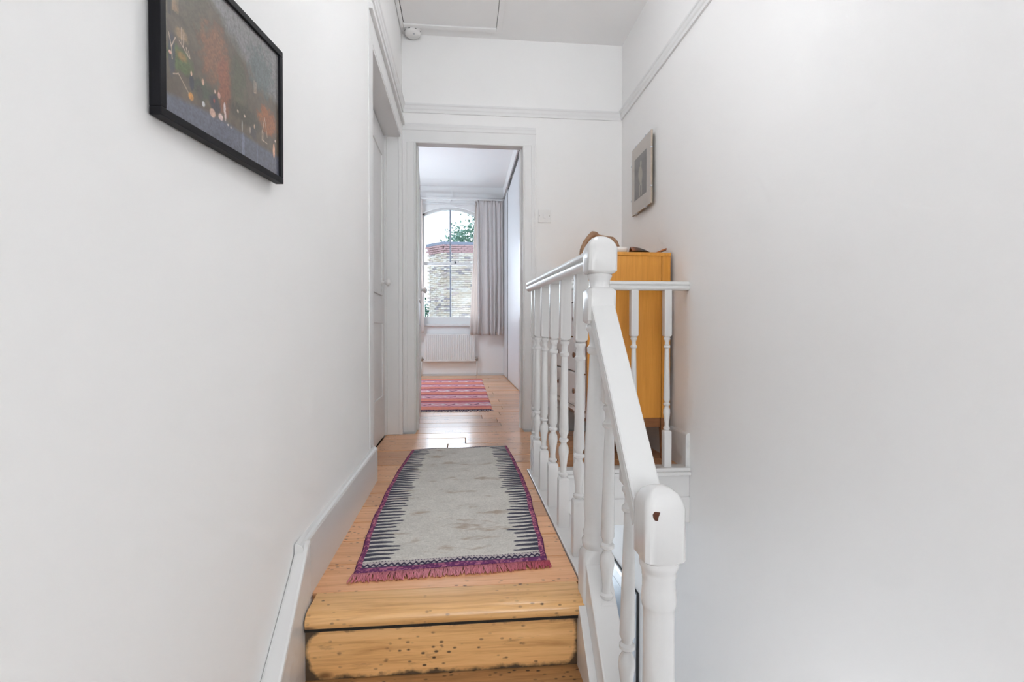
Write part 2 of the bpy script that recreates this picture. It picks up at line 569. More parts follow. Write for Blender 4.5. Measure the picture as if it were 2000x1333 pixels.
# lower hall
struct(bx('floor_lower', -0.95, RW + 0.15, -2.75, 5.6, LOW - 0.1, LOW, M['subfloor']))
struct(bx('wall_lower_back', -0.95, RW + 0.15, 5.6, 5.75, LOW, -0.95, M['wall']))
m = MB(); m.box(-0.55, -0.41, 2.33, 5.6, LOW, -0.95)
struct(m.build('wall_lower_left', M['wall']))
# the ceiling of the lower hall, under the landing (it stops at the stairwell)
m = MB()
m.box(-0.55, 0.31, 1.34, 2.47, -0.92, -0.89)
m.box(-0.55, RW, 2.47, 5.6, -0.92, -0.89)
struct(m.build('ceiling_lower', M['ceiling']))

# floor: dark base, then one board after the other, running across
m = MB()
m.box(-0.56, 0.31, 1.30, 2.44, FL - 0.10, FL - 0.022)
m.box(-0.56, RW, 2.44, BY, FL - 0.10, FL - 0.022)
m.box(DX0 - 0.2, DX1 + 0.2, BY, BY + 0.15, FL - 0.10, FL - 0.022)
m.box(BX0, BX1, BY + 0.15, WB, FL - 0.10, FL - 0.022)
floor = struct(m.build('floor', M['subfloor']))


def plank(x0, x1, y0, y1, top):
    cx, cy = (x0 + x1) / 2, (y0 + y1) / 2
    g = 0.0021
    return bx('plank', x0 + g, x1 - g, y0 + g, y1 - g, FL - 0.0225, top, M['plank'], floor, 0.0016, loc=(cx, cy, FL))


y = 1.337
widths = []
while y < WB - 0.02:
    w = 0.165 + random.uniform(-0.012, 0.012)
    y1 = min(y + w, WB)
    if abs(y1 - 2.46) < 0.06: y1 = 2.46
    if abs(y1 - BY) < 0.07: y1 = BY
    if abs(y1 - (BY + 0.15)) < 0.07: y1 = BY + 0.15
    if WB - y1 < 0.05: y1 = WB
    mid = (y + y1) / 2
    if mid < 2.46: x0, x1 = LW + 0.012, 0.312
    elif mid < BY: x0, x1 = (-0.50 if mid < 3.4 else LW), RW - 0.005
    elif mid < BY + 0.15: x0, x1 = DX0, DX1
    else: x0, x1 = -1.9, 0.70
    if y1 > 2.34 and mid < 2.46: x0 = -0.50
    cuts = [x0]
    if mid > BY + 0.15:
        cuts.append(random.uniform(-0.9, -0.5))
        if random.random() < 0.5: cuts.append(random.uniform(0.0, 0.4))
    elif mid > 2.46 and mid < BY:
        if random.random() < 0.6: cuts.append(random.uniform(-0.20, 0.05))
        cuts.append(random.uniform(0.45, 0.7))
    elif 1.6 < mid < 2.46 and random.random() < 0.25:
        cuts.append(random.uniform(-0.1, 0.1))
    cuts.append(x1)
    for a, b_ in zip(cuts[:-1], cuts[1:]):
        plank(a, b_, y, y1, FL + random.uniform(-0.0012, 0.0008))
    y = y1

# ------------------------------------------------------------------ ceiling hatch, picture rails, skirtings, architraves
hatch = thing('loft_hatch', 'flat white square loft hatch in the landing ceiling', 'hatch', (-0.08, 3.0, CZ))
m = MB(); m.box(-0.375, 0.225, 2.62, 3.36, CZ - 0.004, CZ - 0.0005); m.build('gap_shadow_strip', M['darkgap'], hatch)
m = MB(); m.box(-0.371, 0.2225, 2.62, 3.357, CZ - 0.010, CZ - 0.003); m.build('hatch_panel', M['ceiling'], hatch, 0.0015)
fr = MB()
fr.box(-0.398, -0.3755, 2.55, 3.40, CZ - 0.018, CZ - 0.001)
fr.box(0.2255, 0.262, 2.55, 3.40, CZ - 0.018, CZ - 0.001)
fr.box(-0.3755, 0.2255, 3.3605, 3.40, CZ - 0.018, CZ - 0.001)
fr.build('hatch_trim', M['ceiling'], hatch, 0.004)

PRZ = 1.50
def rail_prof(z, d, sgn, base):
    # moulded picture rail section: offsets from the wall (d out) against height
    return [(base, z - 0.030), (base + sgn * d * 0.45, z - 0.030), (base + sgn * d * 0.5, z - 0.012), (base + sgn * d * 0.72, z - 0.004),
            (base + sgn * d * 0.78, z + 0.014), (base + sgn * d, z + 0.020), (base + sgn * d, z + 0.030), (base, z + 0.030)]
m = MB(); m.prism(rail_prof(PRZ + 0.015, 0.015, -1, BY), 0, LW + 0.0, RW); struct(m.build('trim_picture_rail_back', M['satin']))
m = MB(); m.prism([(a, b) for a, b in rail_prof(PRZ + 0.015, 0.022, 1, LW)], 1, -0.0 + 1.17, BY - 0.001)
struct(m.build('trim_picture_rail_left', M['satin']))
m = MB(); m.prism([(a, b) for a, b in rail_prof(PRZ + 0.02, 0.024, -1, RW)], 1, -2.6, BY - 0.001)
struct(m.build('trim_picture_rail_right', M['satin']))

SKT = -0.504
def skirt(name, axis_pts, a0, a1, axis):
    mm = MB(); mm.prism(axis_pts, axis, a0, a1)
    return struct(mm.build(name, M['gloss']))
# left landing skirting (profile in x,z; extruded along y)
def sk_prof(base, sgn, top=SKT, t=0.020):
    return [(base, FL - 0.02), (base + sgn * t, FL - 0.02), (base + sgn * t, top - 0.012), (base + sgn * t * 0.85, top - 0.006),
            (base + sgn * t * 0.55, top - 0.002), (base, top)]
skirt('baseboard_left', [(x, z) for x, z in sk_prof(LW - 0.001, 1)], 1.265, 2.345, 1)
skirt('baseboard_right', [(x, z) for x, z in sk_prof(RW + 0.001, -1, -0.487)], 2.412, BY, 1)
mm = MB(); mm.prism([(BY + 0.001 if i in (0, 5) else BY - 0.018, z) for i, (x, z) in enumerate(sk_prof(0, 1))], 0, 0.515, RW - 0.02)
struct(mm.build('baseboard_back', M['gloss']))
mm = MB(); mm.prism([(WB + 0.001 if i in (0, 5) else WB - 0.018, z) for i, (x, z) in enumerate(sk_prof(0, 1, -0.625))], 0, BX0, 0.68)
struct(mm.build('baseboard_bedroom', M['gloss']))

def arch_prof(w, t):
    # flat architrave with an outer bead and an inner step: (across, out)
    return [(0, 0), (0, t * 0.55), (0.006, t * 0.6), (0.010, t * 0.45), (w * 0.62, t * 0.5), (w * 0.66, t * 0.8), (w * 0.80, t * 0.85),
            (w * 0.86, t), (w - 0.003, t), (w, t * 0.8), (w, 0)]
def architrave(name, x0, x1, ztop, wv, wh, t, yface, zbot):
    m = MB()
    pr = arch_prof(wv, t)
    m.prism([(x0 - a, yface - b) for a, b in pr], 2, zbot, ztop + 0.0)
    m.prism([(x1 + a, yface - b) for a, b in pr], 2, zbot, ztop + 0.0)
    pr = arch_prof(wh, t)
    m.prism([(yface - b, ztop + a) for a, b in pr], 0, x0 - wv, x1 + wv)
    return struct(m.build(name, M['satin']))
architrave('trim_architrave_bedroom_door', DX0, DX1, DZ, 0.086, 0.125, 0.015, BY + 0.0005, FL + 0.001)
# lining of the bedroom doorway
m = MB()
m.box(DX0 - 0.001, DX0 + 0.005, BY - 0.012, BY + 0.16, FL + 0.001, DZ)
m.box(DX1 - 0.005, DX1 + 0.001, BY - 0.012, BY + 0.16, FL + 0.001, DZ)
m.box(DX0, DX1, BY - 0.012, BY + 0.061, DZ - 0.005, DZ + 0.001)
m.box(DX1 - 0.018, DX1 - 0.005, BY + 0.05, BY + 0.10, FL + 0.001, DZ - 0.005)
m.box(DX0 + 0.005, DX0 + 0.016, BY + 0.05, BY + 0.10, FL + 0.001, DZ - 0.005)
struct(m.build('trim_doorway_lining', M['gloss'], None, 0.0015))

# left side door, shut, set back in the wall; latch side at the far end
m = MB()
m.box(LW - 0.001, LW + 0.004, 2.255, 2.335, FL + 0.16, 1.295)          # near architrave face
m.box(LW - 0.001, LW + 0.004, 2.255, 3.499, 1.2955, 1.42)                # head
m.box(LW + 0.0035, LW + 0.020, 2.255, 3.499, 1.395, 1.42)
m.box(-0.56, LW + 0.004, 3.405, 3.425, FL + 0.001, 1.30)               # far reveal facing the camera
m.box(-0.52, -0.488, 3.385, 3.4065, FL + 0.001, 1.30)                  # stop
m.box(LW - 0.012, LW + 0.010, 3.398, 3.43, FL + 0.001, 1.30)
m.box(-0.56, LW + 0.004, 2.33, 2.352, FL + 0.001, 1.30)
m.box(-0.56, LW + 0.002, 2.34, 3.41, 1.283, 1.302)
struct(m.build('trim_architrave_side_door', M['satin'], None, 0.002))
door2 = thing('door_2', None, None, (-0.50, 2.36, FL), kind='structure')
m = MB(); m.box(-0.545, -0.502, 2.356, 3.380, FL + 0.006, 1.278)
m.build('door_leaf', M['satin'], door2, 0.002)
def raised(mb, x, y0, y1, z0, z1):
    for (a, b_, c, d) in ((y0, y1, z0, z0 + 0.014), (y0, y1, z1 - 0.014, z1), (y0, y0 + 0.014, z0, z1), (y1 - 0.014, y1, z0, z1)):
        mb.box(x - 0.003, x + 0.007, a, b_, c, d)
for (z0, z1) in ((-0.40, 0.08), (0.24, 1.13)):
    for (y0, y1) in ((2.46, 2.83), (2.91, 3.28)):
        m = MB(); raised(m, -0.502, y0, y1, z0, z1); m.build('door_moulding', M['satin'], door2, 0.002)

def knob(mb, base, direction, r=0.026, L=0.055):
    # round door knob with a rose, turned about direction
    d = Vector(direction).normalized()
    prof = [(0, 0.022), (0.006, 0.022), (0.008, 0.010), (0.022, 0.009), (0.030, r * 0.8), (0.040, r), (0.048, r * 0.85), (L, r * 0.3)]
    u = d.cross(Vector((0, 0, 1)));
    if u.length < 1e-3: u = Vector((1, 0, 0))
    u.normalize(); w = d.cross(u)
    rings = []
    for h, rr in prof:
        p = Vector(base) + d * h
        rings.append([p + u * math.cos(2 * PI * k / 14) * rr + w * math.sin(2 * PI * k / 14) * rr for k in range(14)])
    mb.loft(rings)
m = MB(); knob(m, (-0.502, 3.26, 0.325), (1, 0, 0)); m.build('door_knob', M['plastic'], door2)
m = MB(); m.box(-0.502, -0.499, 3.245, 3.275, 0.22, 0.27); m.build('keyhole_plate', M['plastic'], door2, 0.001)

# bedroom door, open into the bedroom, hinged on the left jamb; seen almost edge on
door1 = thing('door_1', None, None, (DX0 + 0.003, BY + 0.16, FL), kind='structure')
hx, hy = DX0 + 0.003, BY + 0.16
m = MB(); m.box(hx - 0.040, hx, hy, hy + 0.71, FL + 0.008, DZ - 0.012); m.build('door_leaf', M['satin'], door1, 0.002)
for (z0, z1) in ((-0.42, 0.08), (0.25, 1.12)):
    for (y0, y1) in ((hy + 0.09, hy + 0.33), (hy + 0.39, hy + 0.62)):
        m = MB(); raised(m, hx, y0, y1, z0, z1); m.build('door_moulding', M['satin'], door1, 0.002)
m = MB(); knob(m, (hx, hy + 0.655, 0.365), (1, 0, 0)); m.build('door_knob', M['plastic'], door1)
door1.rotation_euler = (0, 0, math.radians(3.2))

# ------------------------------------------------------------------ the attic stairs
RISE, GO = 0.165, 0.165
st = thing('staircase', 'steep bare pine attic stairs with knotty risers and white strings', 'stairs', (0, 1.23, FL))
SX0, SX1 = -0.372, 0.284
Y0 = 1.228
def round_nose(y_front, y_back, top, th):
    pts = [(y_back, top), (y_front + 0.024, top), (y_front + 0.010, top - 0.004), (y_front + 0.002, top - 0.013), (y_front, top - 0.022),
           (y_front + 0.003, top - th + 0.004), (y_front + 0.010, top - th), (y_back, top - th)]
    return pts
m = MB(); m.prism(round_nose(Y0, 1.334, FL + 0.001, 0.038), 0, SX0 + 0.004, SX1 + 0.0175, smooth=False)
no = m.build('nosing_board', M['nosing'], st, loc=(-0.04, 1.28, FL))
no['label'] = 'worn rounded pine nosing board at the top step'
shade_auto(no, 0.9)
tread_me = None; riser_me = None
NST = 16
for k in range(NST):
    zt = FL - RISE * (k + 1)
    yf = Y0 - GO * (k + 1)
    zc = zt + RISE / 2
    # riser below tread k (face just behind the nosing above)
    yr = Y0 - GO * k + 0.018
    if riser_me is None:
        m = MB(); m.box(SX0, SX1, yr, yr + 0.02, zt + 0.001, zt + RISE - 0.037)
        r = m.build('riser', M['riser'], st, 0.001, loc=((SX0 + SX1) / 2, yr, zt + RISE / 2 - 0.019))
        r['label'] = 'knotty pine riser with dark grimy corners'
        m = MB(); m.prism(round_nose(yf, yf + GO + 0.04, zt, 0.036), 0, SX0, SX1)
        t = m.build('tread', M['tread'], st, loc=((SX0 + SX1) / 2, yf, zt))
        shade_auto(t, 0.9)
        riser_me, tread_me, r0, t0 = r.data, t.data, r, t
        rl, tl = r.location.copy(), t.location.copy()
    else:
        r = r0.copy(); C.objects.link(r); r.location = rl + Vector((0, -GO * k, -RISE * k)); r.parent = st
        if 'label' in r: del r['label']
        t = t0.copy(); C.objects.link(t); t.location = tl + Vector((0, -GO * k, -RISE * k)); t.parent = st
# dust packed under the nosing and in the corners
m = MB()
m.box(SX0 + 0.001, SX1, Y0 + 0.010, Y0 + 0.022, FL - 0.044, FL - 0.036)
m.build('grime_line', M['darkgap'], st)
# left string: starts with a rounded shoulder, then falls with the stairs, tight against the bowed wall
m = MB()
slope = 1.02
tops = [(1.30, SKT - 0.003), (1.275, SKT - 0.010), (1.262, -0.530), (1.235, -0.560)] + [(yy, -0.712 - (1.085 - yy) * slope) for yy in (1.085, 0.8, 0.5, 0.2, -0.2, -0.6, -1.0, -1.35)]
m.loft([[(wlx(yy) + 0.0005, yy, max(zt - 0.42, LOW)), (wlx(yy) + 0.0005, yy, zt), (SX0, yy, zt), (SX0, yy, max(zt - 0.42, LOW))] for yy, zt in tops], smooth=False)
m.build('left_string', M['oldgloss'], st, 0.006)
# right string on the open side, and the inner fillet against the treads
m = MB()
sl2 = 1.12
def zs(yy): return -0.568 - (1.228 - yy) * sl2
ptsR = [(1.300, -0.90), (1.300, -0.60), (1.228, zs(1.228)), (0.40, zs(0.40)), (-1.10, zs(-1.10) ), (-1.25, LOW), (-0.9, LOW), (0.40, zs(0.40) - 0.40), (1.10, -1.05)]
m.prism(ptsR, 0, 0.302, 0.362)
m.build('right_string', M['oldgloss'], st, 0.004)
m = MB()
m.prism([(1.262, -0.90), (1.30, -0.670), (1.228, -0.670), (1.205, -0.692), (0.40, zs(0.40) - 0.078), (-1.05, zs(-1.05) - 0.078), (-1.15, LOW), (-0.9, LOW), (0.40, zs(0.4) - 0.36), (1.10, -1.0)], 0, SX1, 0.3025)
m.build('string_fillet', M['oldgloss'], st, 0.002)

# trims at the edges of the stairwell (the boards that carry the balusters)
struct(bx('trim_landing_edge', 0.3125, 0.392, 1.30, 2.47, FL - 0.03, FL + 0.004, M['oldgloss'], None, 0.004))
struct(bx('trim_landing_fascia', 0.325, 0.380, 1.302, 2.468, -0.925, FL - 0.0295, M['oldgloss'], None, 0.002))
m = MB()
m.box(0.392, RW - 0.0005, 2.395, 2.475, FL - 0.012, FL + 0.008)
m.box(0.392, RW - 0.0005, 2.388, 2.474, FL + -0.030, FL - 0.0115)
struct(m.build('trim_well_edge', M['oldgloss'], None, 0.004))
m = MB(); m.box(0.380, RW - 0.0005, 2.412, 2.472, -0.925, FL - 0.0295); m.box(0.380, RW - 0.0005, 2.404, 2.413, -0.925, -0.80)
struct(m.build('trim_well_fascia', M['oldgloss'], None, 0.002))


# ------------------------------------------------------------------ balustrades
def baluster_prof(zb, zt, a, b):
    h = 0.0185
    return [(zb, h, 1), (b - 0.004, h, 1), (b, h * 0.93, 0.8), (b + 0.004, h * 0.62, 0.0), (b + 0.009, h * 0.86, 0), (b + 0.015, h * 0.88, 0), (b + 0.020, h * 0.58, 0),
            (b + 0.036, h * 0.55, 0), (b + 0.060, h * 0.72, 0), (b + 0.089, h * 0.95, 0), (b + 0.106, h * 0.88, 0), (b + 0.116, h * 0.58, 0), (b + 0.122, h * 0.55, 0),
            (b + 0.127, h * 0.88, 0), (b + 0.134, h * 0.88, 0), (b + 0.139, h * 0.60, 0), (b + 0.146, h * 0.66, 0), (b + 0.154, h * 0.88, 0),
            (a - 0.090, h * 0.64, 0), (a - 0.058, h * 0.60, 0), (a - 0.053, h * 0.88, 0), (a - 0.046, h * 0.88, 0), (a - 0.040, h * 0.60, 0), (a - 0.028, h * 0.55, 0),
            (a - 0.018, h * 0.66, 0), (a - 0.012, h * 0.90, 0), (a - 0.006, h * 0.88, 0), (a - 0.002, h * 0.62, 0), (a, h * 0.80, 0.6), (a + 0.006, h, 1), (zt, h, 1)]


def baluster(parent, cx, cy, zb, zt, a, b, lean=0.0):
    m = MB(); turned(m, baluster_prof(zb, zt, a, b), 0, 0, 20)
    o = m.build('baluster', M['oldgloss'])
    shade_auto(o, 0.7)
    # leaning about its head
    o.data.transform(Matrix.Translation((0, 0, zt)) @ Matrix.Rotation(lean, 4, 'Y') @ Matrix.Translation((0, 0, -zt)))
    o.data.transform(Matrix.Translation((cx, cy, 0)) )
    o.parent = parent; o.location = -wloc(parent)
    return o


def rail_section(w, h):
    # double-roll handrail section around its own centre: two rounded beads a side with a groove between
    half = [(0.0, 0.5), (0.22, 0.48), (0.38, 0.42), (0.48, 0.31), (0.50, 0.22), (0.48, 0.13), (0.40, 0.06), (0.36, 0.03), (0.40, -0.01),
            (0.47, -0.08), (0.49, -0.18), (0.48, -0.30), (0.43, -0.40), (0.34, -0.47), (0.28, -0.5)]
    return [(w * a, h * b) for a, b in half] + [(-w * a, h * b) for a, b in reversed(half[1:])]


# side balustrade along the landing
sb = thing('landing_balustrade', 'long white balustrade running along the landing from the upper newel post', 'balustrade', (0.345, 1.26, FL))
NX, NY = 0.345, 1.264
np_prof = []
hw = 0.0345
for (z, k, sq) in [(-0.98, 1, 1), (-0.560, 1, 1), (-0.548, 0.92, 0.6), (-0.540, 0.80, 0), (-0.530, 0.92, 0), (-0.520, 0.95, 0), (-0.511, 0.82, 0),
                   (-0.500, 0.88, 0), (-0.490, 0.80, 0), (-0.470, 0.76, 0), (-0.440, 0.84, 0), (-0.300, 0.86, 0), (-0.120, 0.70, 0), (-0.052, 0.62, 0), (-0.046, 0.80, 0), (-0.034, 0.82, 0), (-0.028, 0.66, 0),
                   (-0.012, 0.62, 0), (0.004, 0.74, 0), (0.012, 0.92, 0), (0.020, 0.90, 0), (0.024, 0.78, 0), (0.028, 0.92, 0.7), (0.034, 1, 1), (0.108, 1, 1), (0.114, 0.90, 0.7),
                   (0.117, 0.76, 0.2), (0.124, 0.72, 0), (0.134, 0.74, 0), (0.142, 0.86, 0), (0.147, 0.90, 0), (0.150, 0.84, 0), (0.152, 0.95, 0.7),
                   (0.157, 1.04, 1), (0.214, 1.04, 1), (0.224, 0.96, 0.85), (0.236, 0.74, 0.7), (0.243, 0.45, 0.4), (0.246, 0.12, 0)]:
    np_prof.append((z, hw * k, sq))
m = MB(); turned(m, np_prof, 0, 0, 32)
nw = m.build('newel_post', M['oldgloss'])
shade_auto(nw, 0.75)
nw.data.transform(Matrix.Translation((0, 0, 0.2)) @ Matrix.Rotation(0.016, 4, 'Y') @ Matrix.Translation((0, 0, -0.2)))
nw.data.transform(Matrix.Translation((NX, NY, 0)))
nw.parent = sb; nw.location = -wloc(sb)
nw['label'] = 'upper newel post with a domed square head'
# handrail: rises a little towards the far end
def swept(parent, name, p0, p1, w, h, mat, nseg=2):
    m = MB()
    rings = []
    sec = rail_section(w, h)
    d = (Vector(p1) - Vector(p0)).normalized()
    side = d.cross(Vector((0, 0, 1))).normalized()
    up = side.cross(d)
    for t in np.linspace(0, 1, nseg):
        p = Vector(p0).lerp(Vector(p1), t)
        rings.append([p + side * x + Vector((0, 0, 1)) * z for x, z in sec])
    m.loft(rings, smooth=True)
    o = m.build(name, mat, parent)
    shade_auto(o, 0.62)
    return o
swept(sb, 'handrail', (0.345, 1.296, 0.194), (0.345, 2.52, 0.236), 0.062, 0.050, M['gloss'])
for yc in (1.49, 1.72, 1.925, 2.14, 2.345):
    zt = 0.194 + (yc - 1.296) / (2.52 - 1.296) * 0.042 - 0.022
    baluster(sb, 0.350, yc, FL + 0.004, zt, -0.022 + (yc - 1.49) * 0.012, -0.492, lean=0.010)
baluster(sb, 0.350, 2.45, FL + 0.004, 0.212, -0.02, -0.49, lean=0.004)

# back balustrade across the head of the well
bb = thing('well_end_balustrade', 'short white balustrade at the far end of the stairwell, before the teak chest', 'balustrade', (0.7, 2.44, FL))
swept(bb, 'handrail', (0.376, 2.44, 0.236), (RW - 0.001, 2.44, 0.238), 0.052, 0.046, M['gloss'])
for xc in (0.557, 0.695, 0.835, 1.003):
    baluster(bb, xc, 2.436, FL + 0.008, 0.217, -0.012, -0.476)

# stair balustrade down to the lower newel
lb = thing('stair_balustrade', 'white stair balustrade with steep flat handrail running down to the lower newel', 'balustrade', (0.345, 0.87, -0.9))
LX, LY = 0.345, 0.870
hw = 0.0345
lp = [(-1.45, 1, 1), (-1.18, 1, 1), (-1.165, 0.9, 0.5), (-1.155, 0.80, 0), (-1.14, 0.86, 0), (-0.90, 0.84, 0), (-0.62, 0.80, 0), (-0.500, 0.78, 0), (-0.482, 0.80, 0), (-0.479, 0.845, 0),
      (-0.473, 0.875, 0), (-0.464, 0.89, 0), (-0.455, 0.865, 0), (-0.450, 0.85, 0), (-0.446, 0.83, 0), (-0.428, 0.83, 0), (-0.424, 0.86, 0), (-0.420, 0.855, 0), (-0.414, 0.89, 0), (-0.408, 0.96, 0.1), (-0.402, 0.99, 0.1), (-0.397, 0.95, 0.2),
      (-0.394, 0.96, 0.7), (-0.390, 1.03, 1), (-0.300, 1.03, 1), (-0.288, 0.97, 0.85), (-0.276, 0.78, 0.7), (-0.269, 0.48, 0.4), (-0.266, 0.12, 0)]
m = MB(); turned(m, [(z, hw * k, s_) for z, k, s_ in lp], 0, 0, 32)
ln = m.build('newel_post', M['oldgloss'])
shade_auto(ln, 0.75)
ln.data.transform(Matrix.Translation((LX, LY, 0)))
ln.parent = lb; ln.location = -wloc(lb)
ln['label'] = 'lower newel post with a chipped domed head'
# the chip knocked out of its head
m = MB()
rings = []
for i, (yy, k) in enumerate(((LY - 0.0345, 1.0), (LY - 0.0362, 0.75), (LY - 0.0366, 0.3))):
    rings.append([(0.3265 + k * 0.006 * math.cos(a) * (1 + 0.35 * math.sin(3 * a)), yy - 0.0006, -0.3085 + k * 0.010 * math.sin(a) * (1 + 0.3 * math.cos(2 * a + 1)) + 0.5 * k * 0.006 * math.cos(a)) for a in np.linspace(0, 2 * PI, 15)[:-1]])
m.loft(rings)
m.build('paint_chip', M['chip'], lb)
# steep flat handrail: a moulded board, its broad face up
m = MB()
d = Vector((0, 0.905 - 1.236, -0.325 - 0.078)); L = d.length; d.normalize()
side = Vector((1, 0, 0)); up = side.cross(d)
if up.z < 0: up = -up
sec = [(-0.0290, -0.038), (-0.0290, -0.014), (-0.0255, -0.010), (-0.0295, -0.006), (-0.0295, -0.002), (-0.0265, 0.0), (0.0265, 0.0), (0.0295, -0.003), (0.0290, -0.038)]
rings = []
for t in (-0.010, L + 0.012):
    p = Vector((0.345, 1.236, 0.078)) + d * t
    rings.append([p + side * x + up * z for x, z in sec])
m.loft(rings, smooth=False)
m.build('handrail', M['gloss'], lb)
def rail_under(yy): return 0.078 - (1.236 - yy) * (0.403 / 0.331) - 0.050
for yc, a, b in ((1.183, -0.165, -0.634), (1.037, -0.315, -0.785)):
    baluster(lb, 0.350, yc, zs(yc) - 0.03, rail_under(yc), a, b, lean=0.016)

# ------------------------------------------------------------------ printed surfaces (colour grids)
def vnoise(u, v, seed, oct=4, px=6.0, py=6.0):
    rs = np.random.RandomState(seed)
    out = np.zeros_like(u, dtype=float); amp = 1.0; tot = 0
    for o_ in range(oct):
        nx, ny = int(px * 2 ** o_) + 2, int(py * 2 ** o_) + 2
        g = rs.rand(ny + 2, nx + 2)
        x = np.clip(u, 0, 1) * (nx - 1); y_ = np.clip(v, 0, 1) * (ny - 1)
        xi = x.astype(int); yi = y_.astype(int)
        fx = x - xi; fy = y_ - yi
        fx = fx * fx * (3 - 2 * fx); fy = fy * fy * (3 - 2 * fy)
        a = g[yi, xi] * (1 - fx) + g[yi, xi + 1] * fx
        b_ = g[yi + 1, xi] * (1 - fx) + g[yi + 1, xi + 1] * fx
        out += amp * (a * (1 - fy) + b_ * fy); tot += amp; amp *= 0.55
    return out / tot


def srgb(c):
    c = np.asarray(c, dtype=float) / 255.0
    return np.where(c <= 0.04045, c / 12.92, ((c + 0.055) / 1.055) ** 2.4)


def grid_mesh(name, P, col, mat, parent=None, kind=None, flip=False):
    # P: (ny, nx, 3) positions, col: (ny, nx, 3) linear colours
    ny, nx = P.shape[:2]
    idx = np.arange(ny * nx).reshape(ny, nx)
    q = np.stack([idx[:-1, :-1], idx[:-1, 1:], idx[1:, 1:], idx[1:, :-1]], -1).reshape(-1, 4)
    if flip: q = q[:, ::-1]
    me = bpy.data.meshes.new(name)
    me.vertices.add(ny * nx); me.vertices.foreach_set('co', P.reshape(-1).astype(np.float32))
    nf = len(q)
    me.loops.add(nf * 4); me.loops.foreach_set('vertex_index', q.reshape(-1).astype(np.int32))
    me.polygons.add(nf)
    me.polygons.foreach_set('loop_start', np.arange(0, nf * 4, 4, dtype=np.int32))
    me.polygons.foreach_set('loop_total', np.full(nf, 4, dtype=np.int32))
    me.update(calc_edges=True)
    me.polygons.foreach_set('use_smooth', np.ones(nf, dtype=bool))
    at = me.color_attributes.new('print', 'FLOAT_COLOR', 'POINT')
    rgba_ = np.ones((ny * nx, 4), dtype=np.float32); rgba_[:, :3] = col.reshape(-1, 3)
    at.data.foreach_set('color', rgba_.reshape(-1))
    me.materials.append(mat)
    o = bpy.data.objects.new(name, me); C.objects.link(o)
    if parent is not None:
        o.parent = parent; o.location = -wloc(parent)
    if kind: o['kind'] = kind
    return o


